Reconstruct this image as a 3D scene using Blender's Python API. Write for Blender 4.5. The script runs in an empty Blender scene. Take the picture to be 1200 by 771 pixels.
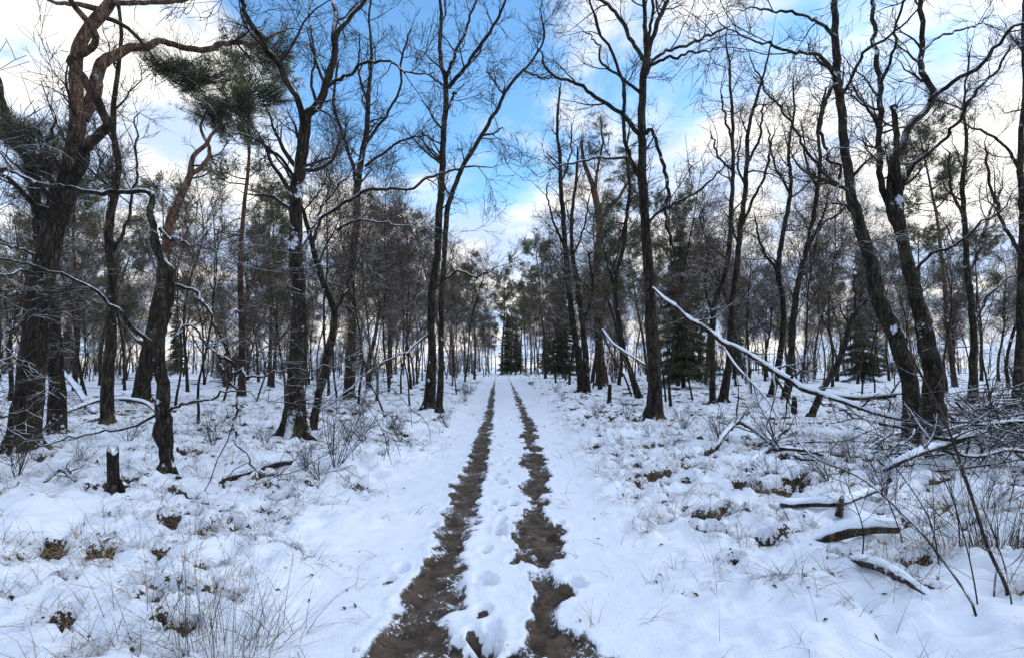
import bpy, math, random
import numpy as np
from mathutils import Vector

R = math.radians
scene = bpy.context.scene
COL = scene.collection

# ---------------------------------------------------------------- camera, sky, sun, exposure
F = 700.0; CX, CY = 600.0, 385.5; HORIZON = 428.0; EYE = 1.55
PITCH = math.atan((HORIZON - CY) / F)
cd = bpy.data.cameras.new('camera'); cam = bpy.data.objects.new('camera', cd); COL.objects.link(cam)
cd.sensor_width = 36; cd.lens = 36 * F / 1200; cd.clip_start = .05; cd.clip_end = 3000
cam.location = (0, 0, EYE); cam.rotation_euler = (R(90) + PITCH, 0, 0)
scene.camera = cam

SUN_EL, SUN_AZ = R(26), R(82)          # azimuth clockwise from +Y (off to the right, veiled by cloud)
world = bpy.data.worlds.new('World'); scene.world = world; world.use_nodes = True
nt = world.node_tree; nt.nodes.clear()
def N(tree, kind, **kw):
    n = tree.nodes.new(kind)
    for k, v in kw.items(): setattr(n, k, v)
    return n
class T:
    """tiny node-wiring helper"""
    def __init__(s, tree): s.t = tree
    def put(s, sock, v):
        if hasattr(v, 'node'): s.t.links.new(v, sock)
        else: sock.default_value = v
    def math(s, op, a, b=0.0, c=None, clamp=False):
        n = N(s.t, 'ShaderNodeMath', operation=op, use_clamp=clamp)
        s.put(n.inputs[0], a); s.put(n.inputs[1], b)
        if c is not None: s.put(n.inputs[2], c)
        return n.outputs[0]
    def vmath(s, op, a, b=(0, 0, 0)):
        n = N(s.t, 'ShaderNodeVectorMath', operation=op)
        s.put(n.inputs[0], a)
        if op == 'SCALE': s.put(n.inputs['Scale'], b)
        else: s.put(n.inputs[1], b)
        return n.outputs['Value'] if op in ('DOT_PRODUCT', 'LENGTH') else n.outputs[0]
    def step(s, v, a, b, lo=0.0, hi=1.0):
        n = N(s.t, 'ShaderNodeMapRange', interpolation_type='SMOOTHSTEP')
        s.put(n.inputs[0], v); s.put(n.inputs[1], a); s.put(n.inputs[2], b); s.put(n.inputs[3], lo); s.put(n.inputs[4], hi)
        return n.outputs[0]
    def noise(s, vec, scale, detail=3.0, rough=.55, dist=0.0):
        n = N(s.t, 'ShaderNodeTexNoise')
        s.put(n.inputs['Vector'], vec); n.inputs['Scale'].default_value = scale
        n.inputs['Detail'].default_value = detail; n.inputs['Roughness'].default_value = rough; n.inputs['Distortion'].default_value = dist
        return n.outputs[0]
    def mix(s, f, a, b):
        n = N(s.t, 'ShaderNodeMix', data_type='RGBA')
        s.put(n.inputs[0], f); s.put(n.inputs[6], a); s.put(n.inputs[7], b)
        return n.outputs[2]
    def mapping(s, vec, scale=(1, 1, 1), loc=(0, 0, 0)):
        n = N(s.t, 'ShaderNodeMapping'); s.put(n.inputs[0], vec)
        n.inputs['Scale'].default_value = scale; n.inputs['Location'].default_value = loc
        return n.outputs[0]
    def bump(s, h, strength, dist, normal=None):
        n = N(s.t, 'ShaderNodeBump'); n.inputs['Strength'].default_value = strength; n.inputs['Distance'].default_value = dist
        s.put(n.inputs['Height'], h)
        if normal is not None: s.put(n.inputs['Normal'], normal)
        return n.outputs[0]

w = T(nt)
sky = N(nt, 'ShaderNodeTexSky', sky_type='NISHITA', sun_disc=False)
sky.sun_elevation = SUN_EL; sky.sun_rotation = SUN_AZ; sky.altitude = 50; sky.air_density = 1.0; sky.dust_density = .6; sky.ozone_density = 2.0
tc = N(nt, 'ShaderNodeTexCoord'); d = tc.outputs['Generated']
sp = N(nt, 'ShaderNodeSeparateXYZ'); nt.links.new(d, sp.inputs[0])
inv = w.math('DIVIDE', 1.0, w.math('ADD', w.math('MAXIMUM', sp.outputs[2], 0.0), .22))
pl = N(nt, 'ShaderNodeCombineXYZ')
nt.links.new(w.math('MULTIPLY', sp.outputs[0], inv), pl.inputs[0]); nt.links.new(w.math('MULTIPLY', sp.outputs[1], inv), pl.inputs[1])
SKY_OFF = (3.1, 7.4, 1.3)
cv = w.mapping(pl.outputs[0], (1.0, .8, 1), SKY_OFF)
cn = w.noise(cv, 1.7, 9, .58, .35)
# the blue opening over the track
def pixdir(x, y):
    u, v = (x - CX) / F, (CY - y) / F
    vv = Vector((u, math.cos(PITCH) - v * math.sin(PITCH), math.sin(PITCH) + v * math.cos(PITCH))); vv.normalize(); return vv
gap = w.step(w.vmath('DOT_PRODUCT', d, tuple(pixdir(555, 70))), .925, .99)
low = w.step(sp.outputs[2], .12, .40, .30, 0.0)
dens = w.math('ADD', w.math('SUBTRACT', cn, w.math('MULTIPLY', gap, .17)), low)
cloud = w.step(dens, .35, .565)
shade = w.noise(w.mapping(pl.outputs[0], (1, .8, 1), (9, 2, 4)), 2.6, 6, .55, .2)
ccol = w.mix(w.step(shade, .40, .60), (4.5, 5.7, 7.9, 1), (8.8, 8.5, 8.0, 1))
skyb = N(nt, 'ShaderNodeMix', data_type='RGBA', blend_type='MULTIPLY'); skyb.inputs[0].default_value = 1
nt.links.new(sky.outputs[0], skyb.inputs[6]); skyb.inputs[7].default_value = (1.35, 1.9, 2.16, 1)
fin = w.mix(cloud, skyb.outputs[2], ccol)
bg = N(nt, 'ShaderNodeBackground'); bg.inputs['Strength'].default_value = .10
out = N(nt, 'ShaderNodeOutputWorld')
nt.links.new(fin, bg.inputs[0]); nt.links.new(bg.outputs[0], out.inputs[0])

sl = bpy.data.lights.new('sun', 'SUN'); so = bpy.data.objects.new('sun', sl); COL.objects.link(so)
sl.energy = .8; sl.angle = R(40); sl.color = (1, .96, .9)
sd = Vector((math.sin(SUN_AZ) * math.cos(SUN_EL), math.cos(SUN_AZ) * math.cos(SUN_EL), math.sin(SUN_EL)))
so.rotation_euler = sd.to_track_quat('Z', 'Y').to_euler(); so.location = (20, 30, 40)

vs = scene.view_settings
vs.view_transform = 'Standard'; vs.look = 'None'; vs.gamma = 1; vs.use_curve_mapping = False; vs.exposure = 0.58
scene.render.engine = 'CYCLES'
scene.cycles.max_bounces = 5; scene.cycles.diffuse_bounces = 2

# ---------------------------------------------------------------- helpers
rng = np.random.default_rng(7)
random.seed(7)
_perm = np.random.default_rng(3).permutation(256)
_perm = np.concatenate([_perm, _perm, _perm])
_gr = np.random.default_rng(4).uniform(-1, 1, 256)
def vnoise(x, y, s=0):
    """value noise, about -1..1"""
    x = np.asarray(x, float) + s * 17.31; y = np.asarray(y, float) + s * 9.17
    xi = np.floor(x).astype(int); yi = np.floor(y).astype(int)
    fx = x - xi; fy = y - yi
    fx = fx * fx * fx * (fx * (fx * 6 - 15) + 10); fy = fy * fy * fy * (fy * (fy * 6 - 15) + 10)
    def h(a, b): return _gr[_perm[_perm[(a & 255)] + (b & 255)]]
    return (h(xi, yi) * (1 - fx) + h(xi + 1, yi) * fx) * (1 - fy) + (h(xi, yi + 1) * (1 - fx) + h(xi + 1, yi + 1) * fx) * fy
def fbm(x, y, s=0, o=3, r=.5):
    a, f, t = 1.0, 1.0, 0
    for i in range(o):
        t = t + a * vnoise(x * f, y * f, s + i * 3); a *= r; f *= 2.03
    return t
def sst(v, a, b):
    t = np.clip((v - a) / (b - a), 0, 1); return t * t * (3 - 2 * t)

SP, CP = math.sin(PITCH), math.cos(PITCH)
def at(x, y, Y):
    u, v = (x - CX) / F, (CY - y) / F
    t = Y / (CP - v * SP)
    return np.array([u * t, Y, EYE + t * (SP + v * CP)])
def flatY(y): return EYE * F / max(y - HORIZON, 1e-3)

# wheel ruts, traced where they run on the ground
LR = [(470, 790), (478, 771), (505, 700), (530, 630), (545, 585), (556, 550), (567, 510), (573, 485), (576, 468), (578, 455), (581, 442)]
RR = [(648, 790), (645, 771), (640, 715), (636, 660), (630, 600), (626, 545), (620, 503), (613, 482), (606, 465), (601, 453), (596, 442)]
def curve(pts):
    Y = np.array([flatY(p[1]) for p in pts]); X = np.array([(p[0] - CX) / F * yy for p, yy in zip(pts, Y)])
    return lambda q: np.interp(q, Y, X)
xl, xr = curve(LR), curve(RR)
def pathc(Y): return .5 * (xl(Y) + xr(Y))
PRINTS = [(555, 732, .13), (551, 757, .2), (604, 757, .2), (565, 708, .2), (602, 650, .2), (611, 621, .16), (597, 625, .5), (602, 587, .14), (586, 592, .12),
          (585, 612, .5), (590, 563, .14), (655, 608, .3), (647, 628, .12), (564, 670, .5), (454, 674, .12), (507, 612, .25), (675, 676, .45), (468, 699, .4), (470, 660, .45),
          (612, 540, .2), (596, 535, .3), (603, 515, .3)]
def ground(X, Y, want=False):
    X = np.asarray(X, float); Y = np.asarray(Y, float)
    c = pathc(Y)
    hw = .5 * (xr(Y) - xl(Y))
    off = sst(np.abs(X - c) - hw, .40, 1.5)
    near = np.exp(-np.maximum(Y - 6, 0) / 30)
    h = .16 * fbm(X * .09, Y * .09, 1, 2) * sst(np.abs(X - c), 1, 9)
    h = h + .10 * off * sst(np.abs(X - c), .8, 4)
    lump = .075 * fbm(X * .75, Y * .75, 2, 2) + .075 * np.abs(vnoise(X * 2.3, Y * 2.3, 5)) + .04 * np.abs(vnoise(X * 5.1, Y * 5.1, 15)) + .030 * fbm(X * 4.2, Y * 4.2, 6, 3, .6)
    h = h + off * lump
    h = h + (1 - off) * .012 * fbm(X * 3, Y * 3, 8, 2) + .005 * fbm(X * 11, Y * 11, 9, 2)
    # ruts
    wob = .34 * fbm(X * 2.6, Y * 1.6, 11, 2) + .42 * fbm(X * 6, Y * 4, 12, 2) + .14 * vnoise(X * 20, Y * 14, 30)
    wl = np.interp(Y, [2.5, 3.2, 4.5, 6.3, 9, 15, 30, 60], [.21, .195, .145, .16, .16, .14, .13, .10])
    wr = np.interp(Y, [2.5, 3.2, 4.5, 6.3, 9, 15, 30, 60], [.20, .20, .155, .14, .15, .16, .13, .10])
    ml = 1 - np.abs(X - xl(Y)) / wl + wob * .85
    mr = 1 - np.abs(X - xr(Y)) / wr + wob * 1.5 - .18 - .30 * np.exp(-((Y - 4.9) / .9) ** 2) * sst(vnoise(X * 7, Y * 5, 50), -.1, .3)
    m = np.maximum(ml, mr) - .75 * sst(Y, 34, 62)
    mud = np.clip(.5 + .5 * m, 0, 1)
    mud = mud * sst(Y, -40, -20)
    h = h - .045 * sst(mud, .40, .72) + .012 * sst(mud, .25, .42) * (1 - sst(mud, .42, .6))
    bare = (fbm(X * 3.0, Y * 4.0, 21, 3, .6) * .95 + .08) * off
    bare = bare + .30 * fbm(X * .30, Y * .30, 23, 2) * off + .10 * off * sst(np.abs(X - c), 2, 5)
    b = sst(bare, .62, .92)
    h = h - .08 * b * near + .05 * sst(bare, .1, .6) * (1 - b) * near
    if not want: return h
    return h, mud, bare
def gz(x, y): return float(ground(x, y))
def gp(px, py):
    """ground point seen at a photo pixel"""
    Y = flatY(py)
    for _ in range(25):
        p = at(px, py, Y); hh = gz(p[0], Y)
        Yn = (EYE - hh) * F / max(py - HORIZON, 1.5)
        Y = .5 * Y + .5 * Yn
    p = at(px, py, Y); p[2] = gz(p[0], Y); return p

class Acc:
    def __init__(s): s.v = []; s.q = []; s.t = []; s.n = 0
    def raw(s, v, q=None, t=None):
        v = np.asarray(v, float).reshape(-1, 3)
        if q is not None and len(q): s.q.append(np.asarray(q) + s.n)
        if t is not None and len(t): s.t.append(np.asarray(t) + s.n)
        s.v.append(v); s.n += len(v)
    def tube(s, P, Rr, sides, rough=0.0, freq=3.0, cap=False, squash=None):
        P = np.asarray(P, float); Rr = np.asarray(Rr, float)
        if P.ndim == 2: P = P[None]; Rr = Rr[None]
        if cap:
            P = np.concatenate([P[:, :1], P, P[:, -1:]], 1)
            Rr = np.concatenate([Rr[:, :1] * .02, Rr, Rr[:, -1:] * .02], 1)
        Nn, K, _ = P.shape
        if Nn == 0: return
        if cap:
            Tn = np.gradient(P[:, 1:-1], axis=1); Tn = np.concatenate([Tn[:, :1], Tn, Tn[:, -1:]], 1)
        else: Tn = np.gradient(P, axis=1)
        Tn /= np.linalg.norm(Tn, axis=2, keepdims=True) + 1e-9
        mean = np.abs(Tn.mean(1)); ref = np.zeros((Nn, 3)); ref[np.arange(Nn), mean.argmin(1)] = 1
        U = np.cross(Tn, ref[:, None, :]); U /= np.linalg.norm(U, axis=2, keepdims=True) + 1e-9
        V = np.cross(Tn, U)
        a = np.arange(sides) * 2 * math.pi / sides
        rad = np.repeat(Rr[:, :, None], sides, 2)
        if rough:
            L = np.cumsum(np.concatenate([np.zeros((Nn, 1)), np.linalg.norm(np.diff(P, axis=1), axis=2)], 1), 1)
            aa = np.stack([np.cos(a), np.sin(a)], 1)
            sd_ = rng.uniform(0, 50)
            nn = vnoise(aa[None, None, :, 0] * 1.4 + L[:, :, None] * .7 * freq + sd_, aa[None, None, :, 1] * 1.4 + L[:, :, None] * .3 * freq) + \
                 .6 * vnoise(aa[None, None, :, 0] * 3.1 + L[:, :, None] * 2 * freq, aa[None, None, :, 1] * 3.1 - L[:, :, None] * freq + sd_)
            rad = rad * (1 + rough * nn)
        vv = P[:, :, None, :] + rad[..., None] * (np.cos(a)[None, None, :, None] * U[:, :, None, :] + np.sin(a)[None, None, :, None] * V[:, :, None, :])
        if squash: vv[..., 2] = P[:, :, None, 2] + (vv[..., 2] - P[:, :, None, 2]) * squash
        i = np.arange(Nn)[:, None, None] * K * sides; k = np.arange(K - 1)[None, :, None] * sides; j = np.arange(sides)[None, None, :]
        jn = (j + 1) % sides
        q = np.stack([i + k + j, i + k + jn, i + k + sides + jn, i + k + sides + j], -1).reshape(-1, 4)
        s.raw(vv.reshape(-1, 3), q)
    def build(s, name, mat, parent=None, origin=None, smooth=True):
        me = bpy.data.meshes.new(name)
        v = np.concatenate(s.v) if s.v else np.zeros((0, 3))
        if origin is not None: v = v - np.asarray(origin)
        q = np.concatenate(s.q) if s.q else np.zeros((0, 4), int); t = np.concatenate(s.t) if s.t else np.zeros((0, 3), int)
        fill(me, v, q, t, smooth)
        me.materials.append(mat)
        o = bpy.data.objects.new(name, me); COL.objects.link(o)
        if parent is not None: o.parent = parent
        elif origin is not None: o.location = origin
        return o
def fill(me, v, q, t, smooth=True):
    me.vertices.add(len(v)); me.vertices.foreach_set('co', v.astype(np.float32).ravel())
    nl = len(q) * 4 + len(t) * 3
    me.loops.add(nl); me.loops.foreach_set('vertex_index', np.concatenate([q.ravel(), t.ravel()]).astype(np.int32))
    npoly = len(q) + len(t); me.polygons.add(npoly)
    me.polygons.foreach_set('loop_start', np.concatenate([np.arange(len(q)) * 4, len(q) * 4 + np.arange(len(t)) * 3]).astype(np.int32))
    me.polygons.foreach_set('use_smooth', np.full(npoly, smooth))
    me.update(calc_edges=True)

def crom(pts, K):
    """smooth resample of a polyline (rows may hold extra columns)"""
    p = np.asarray(pts, float)
    if len(p) < 3: return np.stack([np.interp(np.linspace(0, 1, K), [0, 1], p[:, c]) for c in range(p.shape[1])], 1)
    e = np.vstack([2 * p[0] - p[1], p, 2 * p[-1] - p[-2]])
    L = np.concatenate([[0], np.cumsum(np.linalg.norm(np.diff(p[:, :3], axis=0), axis=1))])
    s = np.linspace(0, L[-1], K); i = np.clip(np.searchsorted(L, s, 'right') - 1, 0, len(p) - 2)
    t = ((s - L[i]) / (L[i + 1] - L[i] + 1e-9))[:, None]
    a, b, c, d_ = e[i], e[i + 1], e[i + 2], e[i + 3]
    return .5 * (2 * b + (c - a) * t + (2 * a - 5 * b + 4 * c - d_) * t * t + (3 * b - 3 * c + d_ - a) * t ** 3)

def spawn(P, Rr, n, K, length, ang=(35, 65), t=(.25, 1.0), trop=.05, wig=.16, r0=.55, tip=.004, lenvar=(.55, 1.3), taper_t=.45, up_only=False):
    """n children on each parent branch; P (N,K,3) -> (N*n,K,3)"""
    Nn, Kp, _ = P.shape
    M = Nn * n
    tt = rng.uniform(t[0], t[1], M); pi = np.repeat(np.arange(Nn), n)
    f = tt * (Kp - 1); i = np.minimum(f.astype(int), Kp - 2); fr = (f - i)[:, None]
    pos = P[pi, i] * (1 - fr) + P[pi, i + 1] * fr
    tan = P[pi, i + 1] - P[pi, i]; tan /= np.linalg.norm(tan, axis=1, keepdims=True) + 1e-9
    rad = Rr[pi, i] * (1 - fr[:, 0]) + Rr[pi, i + 1] * fr[:, 0]
    rv = rng.normal(size=(M, 3)); perp = rv - tan * (rv * tan).sum(1, keepdims=True); perp /= np.linalg.norm(perp, axis=1, keepdims=True) + 1e-9
    a = np.radians(rng.uniform(ang[0], ang[1], M))[:, None]
    dr = np.cos(a) * tan + np.sin(a) * perp
    if np.isscalar(length): ln = np.full(M, length)
    else: ln = np.asarray(length)[pi]
    ln = ln * rng.uniform(lenvar[0], lenvar[1], M) * (1 - taper_t * tt)
    rr0 = np.minimum(rad * r0, ln * .03 + .004); rr0 = np.maximum(rr0, tip)
    pts = np.empty((M, K, 3)); pts[:, 0] = pos
    stp = (ln / (K - 1))[:, None]
    for k in range(1, K):
        pts[:, k] = pts[:, k - 1] + dr * stp
        dr = dr + rng.normal(size=(M, 3)) * wig + np.array([0, 0, trop]); dr /= np.linalg.norm(dr, axis=1, keepdims=True)
    s = np.linspace(0, 1, K)[None, :]
    rads = rr0[:, None] * (1 - s) + np.minimum(tip, rr0)[:, None] * s
    return pts, rads

def empty(name, loc):
    o = bpy.data.objects.new(name, None); COL.objects.link(o); o.location = loc; o.empty_display_size = .2; return o
def tag(o, label, cat, group=None, kind=None):
    if label: o['label'] = label
    if cat: o['category'] = cat
    if group: o['group'] = group
    if kind: o['kind'] = kind
    return o
def clone(root, loc, rz, sc, label=None, group=None, tilt=(0, 0)):
    r = root.copy(); COL.objects.link(r); r.location = loc; r.rotation_euler = (tilt[0], tilt[1], rz); r.scale = sc
    if label: r['label'] = label
    if group: r['group'] = group
    for ch in KIDS[root.name]:
        c = ch.copy(); COL.objects.link(c); c.parent = r
    return r
KIDS = {}

# ---------------------------------------------------------------- materials
def newmat(name):
    m = bpy.data.materials.new(name); m.use_nodes = True; t = m.node_tree
    b = t.nodes['Principled BSDF']; b.inputs['Specular IOR Level'].default_value = .25
    return m, T(t), b
SNOW = (.76, .83, .94, 1)
def N1C(t, v):
    n = N(t.t, 'ShaderNodeTexNoise'); t.put(n.inputs['Vector'], v); n.inputs['Scale'].default_value = 7; n.inputs['Detail'].default_value = 3
    return n.outputs['Color']
def bark(name, c1, c2, snow=(.55, .8), patch=.70, upper=None, scale=13, bump=1.0, rough=.9):
    m, t, b = newmat(name)
    tcn = N(t.t, 'ShaderNodeTexCoord'); oc = tcn.outputs['Object']
    st = t.mapping(oc, (1, 1, .28))
    n1 = t.noise(st, scale, 6, .65, .6); n2 = t.noise(oc, 2.3, 3)
    vo = N(t.t, 'ShaderNodeTexVoronoi', feature='DISTANCE_TO_EDGE'); t.put(vo.inputs['Vector'], t.vmath('ADD', t.mapping(oc, (1, 1, .22)), t.vmath('SCALE', N1C(t, oc), .10))); vo.inputs['Scale'].default_value = 19
    crack = t.step(vo.outputs['Distance'], -.12, .26)
    c = t.mix(t.math('MULTIPLY', t.step(n1, .40, .62), crack), c1, c2)
    oi = N(t.t, 'ShaderNodeObjectInfo')
    c = t.mix(t.math('MULTIPLY', t.step(n2, .5, .7), .55), c, tuple(x * .9 + y for x, y in zip(c2[:3], (.016, .030, .006))) + (1,))   # algae tinge
    if upper:
        sx = N(t.t, 'ShaderNodeSeparateXYZ'); t.t.links.new(oc, sx.inputs[0])
        hgt = t.math('ADD', sx.outputs[2], t.math('MULTIPLY', n2, 3.0))
        uc = t.mix(t.step(n1, .4, .66), upper[2], upper[3])
        c = t.mix(t.step(hgt, upper[0], upper[1]), c, uc)
    g = N(t.t, 'ShaderNodeNewGeometry'); sz = N(t.t, 'ShaderNodeSeparateXYZ'); t.t.links.new(g.outputs['Normal'], sz.inputs[0])
    pos = g.outputs['Position']
    sn = t.noise(pos, 1.7, 4, .6); sf = t.noise(pos, 22, 3, .6)
    k = t.math('ADD', sz.outputs[2], t.math('MULTIPLY', t.math('SUBTRACT', sn, .5), 1.5))
    k = t.math('ADD', k, t.math('MULTIPLY', t.math('SUBTRACT', sf, .5), .5))
    s1 = t.step(k, snow[0], snow[1])
    pn = t.math('ADD', t.noise(t.mapping(pos, (1, 1, .75)), 3.2, 4, .6), t.math('MULTIPLY', t.math('SUBTRACT', sf, .5), .16))
    pn = t.math('ADD', pn, t.math('MULTIPLY', sz.outputs[2], .10))
    s2 = t.step(pn, patch, patch + .03)
    s = t.math('MAXIMUM', s1, s2)
    c = t.mix(s, c, SNOW)
    t.t.links.new(c, b.inputs['Base Color']); b.inputs['Roughness'].default_value = rough
    hgt2 = t.math('ADD', t.math('ADD', n1, t.math('MULTIPLY', crack, .8)), t.math('MULTIPLY', s, .7))
    t.t.links.new(t.bump(hgt2, bump, .07), b.inputs['Normal'])
    return m
M = {}
M['dark'] = bark('bark_dark', (.008, .006, .005, 1), (.075, .057, .042, 1), patch=.68)
M['oak'] = bark('bark_oak', (.010, .008, .006, 1), (.095, .074, .052, 1), patch=.68)
M['snowy'] = bark('bark_snowy', (.008, .006, .005, 1), (.075, .058, .042, 1), patch=.625, snow=(.35, .6))
M['pine'] = bark('bark_pine', (.010, .008, .006, 1), (.066, .049, .036, 1), patch=.69, upper=(5.6, 8.2, (.075, .042, .027, 1), (.27, .165, .105, 1)), scale=9)
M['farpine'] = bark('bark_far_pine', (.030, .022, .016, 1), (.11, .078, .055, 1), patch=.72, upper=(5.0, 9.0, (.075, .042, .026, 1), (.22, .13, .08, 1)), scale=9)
M['pale'] = bark('bark_birch', (.055, .047, .04, 1), (.30, .28, .25, 1), patch=.72, scale=8)
M['twig'] = bark('bark_twig', (.016, .011, .009, 1), (.045, .032, .026, 1), patch=.9, snow=(.75, .95), bump=.1)
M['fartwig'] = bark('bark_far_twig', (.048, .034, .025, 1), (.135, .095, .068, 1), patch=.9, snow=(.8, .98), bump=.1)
M['deadwood'] = bark('bark_deadwood', (.022, .016, .012, 1), (.10, .072, .05, 1), patch=.64, snow=(.25, .5))
def plain(name, c1, c2, scale=5, rough=.8, trans=0, snow=None):
    m, t, b = newmat(name)
    tcn = N(t.t, 'ShaderNodeTexCoord'); oi = N(t.t, 'ShaderNodeObjectInfo')
    g = N(t.t, 'ShaderNodeNewGeometry')
    n = t.noise(g.outputs['Position'], scale, 3)
    c = t.mix(t.step(n, .35, .65), c1, c2)
    if snow:
        s2 = t.step(t.noise(g.outputs['Position'], snow[0], 4, .65), snow[1], snow[1] + .05)
        c = t.mix(s2, c, SNOW)
    t.t.links.new(c, b.inputs['Base Color']); b.inputs['Roughness'].default_value = rough
    return m
M['needle'] = plain('pine_needles', (.060, .070, .034, 1), (.155, .158, .082, 1), 1.6, snow=(2.6, .70))
M['spruce'] = plain('spruce_needles', (.034, .046, .024, 1), (.09, .105, .055, 1), 1.6, snow=(2.2, .63))
M['grass'] = plain('dry_grass', (.11, .075, .040, 1), (.30, .215, .125, 1), 2.2)
M['rush'] = plain('rush_stem', (.035, .040, .028, 1), (.11, .095, .06, 1), 6)
M['broom'] = plain('broom_stem', (.030, .038, .016, 1), (.085, .075, .035, 1), 6)
M['leaf'] = plain('dead_leaf', (.045, .024, .012, 1), (.13, .07, .035, 1), 9)
def snowmat():
    m, t, b = newmat('snow')
    g = N(t.t, 'ShaderNodeNewGeometry'); n = t.noise(g.outputs['Position'], 30, 4, .6)
    b.inputs['Base Color'].default_value = SNOW; b.inputs['Roughness'].default_value = .75
    t.t.links.new(t.bump(n, .5, .012), b.inputs['Normal']); return m
M['snow'] = snowmat()
def groundmat():
    m, t, b = newmat('snowy_ground')
    g = N(t.t, 'ShaderNodeNewGeometry'); pos = g.outputs['Position']
    am = N(t.t, 'ShaderNodeAttribute', attribute_name='mud'); ab = N(t.t, 'ShaderNodeAttribute', attribute_name='bare')
    n9 = t.noise(pos, 9, 4, .6); n40 = t.noise(pos, 38, 4, .65); n120 = t.noise(pos, 110, 3, .6); n3 = t.noise(pos, 3, 4, .6)
    f = t.math('ADD', am.outputs['Fac'], t.math('MULTIPLY', t.math('SUBTRACT', n9, .5), .25))
    f = t.math('ADD', f, t.math('MULTIPLY', t.math('SUBTRACT', n40, .5), .20))
    mud = t.step(f, .47, .54)
    # trampled crumbs of snow left in the ruts
    crumbs = t.math('MULTIPLY', t.step(t.math('ADD', t.math('ADD', t.math('MULTIPLY', n40, .6), t.math('MULTIPLY', n3, .6)), t.step(f, .5, 1.0, .05, -.03)), .68, .715), .9)
    mud = t.math('MULTIPLY', mud, t.math('SUBTRACT', 1.0, crumbs))
    mc = t.mix(t.step(n9, .34, .66), (.025, .018, .013, 1), (.11, .078, .056, 1))
    mc = t.mix(t.math('MULTIPLY', t.step(n120, .45, .7), .6), mc, (.16, .12, .088, 1))
    mc = t.mix(t.math('MULTIPLY', t.step(n3, .52, .66), t.step(n40, .42, .6, .15, .8)), mc, (.24, .20, .17, 1))      # slush-grey frozen crust
    f2 = t.math('ADD', ab.outputs['Fac'], t.math('MULTIPLY', t.math('SUBTRACT', n9, .5), 1.3))
    f2 = t.math('ADD', f2, t.math('MULTIPLY', t.math('SUBTRACT', n40, .5), 1.1))
    bare = t.step(f2, .80, .88)
    bc = t.mix(t.step(n40, .45, .7), (.008, .006, .004, 1), (.07, .046, .026, 1))
    dust = t.math('MULTIPLY', t.step(f2, .42, .85), .22)                       # thin snow, grass showing through
    sc_ = t.mix(t.math('MULTIPLY', dust, t.step(n120, .45, .6)), SNOW, (.30, .23, .15, 1))
    c = t.mix(bare, sc_, bc); c = t.mix(mud, c, mc)
    t.t.links.new(c, b.inputs['Base Color'])
    rg = t.mix(mud, (.75, .75, .75, 1), t.mix(t.step(n3, .48, .6), (.75, .75, .75, 1), (.34, .34, .34, 1)))
    t.t.links.new(rg, b.inputs['Roughness'])
    hs = t.math('ADD', t.math('MULTIPLY', n40, .55), t.math('MULTIPLY', n120, .25))
    hm = t.math('ADD', t.math('MULTIPLY', n9, 1.0), t.math('ADD', t.math('MULTIPLY', n40, 1.3), t.math('MULTIPLY', n120, .8)))
    hh = N(t.t, 'ShaderNodeMix', data_type='FLOAT'); t.put(hh.inputs[0], mud); t.put(hh.inputs[2], t.math('ADD', hs, .5)); t.put(hh.inputs[3], hm)
    t.t.links.new(t.bump(hh.outputs[0], .75, .03), b.inputs['Normal'])
    return m
M['ground'] = groundmat()

# ---------------------------------------------------------------- ground: one sheet to the horizon
def axis(seg):
    out = [seg[0][0]]
    for a, b, s0, s1 in seg:
        x = a
        while x < b - 1e-6:
            f = (x - a) / (b - a); x = min(x + s0 + (s1 - s0) * f, b); out.append(x)
    return np.array(out)
ax = axis([(0, 1.4, .023, .026), (1.4, 9, .033, .09), (9, 40, .09, 1.2), (40, 900, 2, 120)])
xs = np.concatenate([-ax[:0:-1], ax])
ys = np.concatenate([np.linspace(-300, -8, 12), np.linspace(-7, 2, 30), axis([(2.05, 5, .020, .026), (5, 12, .028, .07), (12, 40, .075, .30), (40, 140, .4, 6), (140, 1200, 10, 180)])])
GX, GY = np.meshgrid(xs, ys)
H_, MU, BA = ground(GX, GY, True)
H_ += sst(MU, .5, .7) * .020 * fbm(GX * 12, GY * 8, 40, 3, .6)
_pr = np.random.default_rng(12)
PRINTS += [(float(np.interp(py_, [440, 771], [592, 560])) + _pr.normal() * .055 * (py_ - 428), py_, _pr.uniform(.15, .6)) for py_ in _pr.uniform(490, 765, 26)]
for px, py, st in PRINTS:                      # boot prints trodden into the snow
    c = gp(px, py); ang = rng.uniform(-.25, .25)
    dx, dy = GX - c[0], GY - c[1]
    u = dx * math.cos(ang) + dy * math.sin(ang); v = -dx * math.sin(ang) + dy * math.cos(ang)
    e = np.sqrt((u / .052) ** 2 + (np.maximum(np.abs(v) - .045, 0) / .075) ** 2)
    k = 1 - sst(e, .65, 1.15)
    H_ -= .05 * k; H_ += .012 * np.exp(-((e - 1.35) / .25) ** 2)
    MU = np.maximum(MU, k * (.74 - st * .62) * (MU < .6))
H_ -= 3.0 * sst(np.hypot(GX, GY), 350, 1100)
nx, ny = len(xs), len(ys)
idx = np.arange(nx * ny).reshape(ny, nx)
q = np.stack([idx[:-1, :-1], idx[:-1, 1:], idx[1:, 1:], idx[1:, :-1]], -1).reshape(-1, 4)
me = bpy.data.meshes.new('snowy_ground'); fill(me, np.stack([GX, GY, H_], -1).reshape(-1, 3), q, np.zeros((0, 3), int))
for nm, a in (('mud', MU), ('bare', BA)):
    me.attributes.new(nm, 'FLOAT', 'POINT').data.foreach_set('value', a.ravel().astype(np.float32))
me.materials.append(M['ground'])
go = bpy.data.objects.new('snowy_ground', me); COL.objects.link(go); go['kind'] = 'structure'

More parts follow.
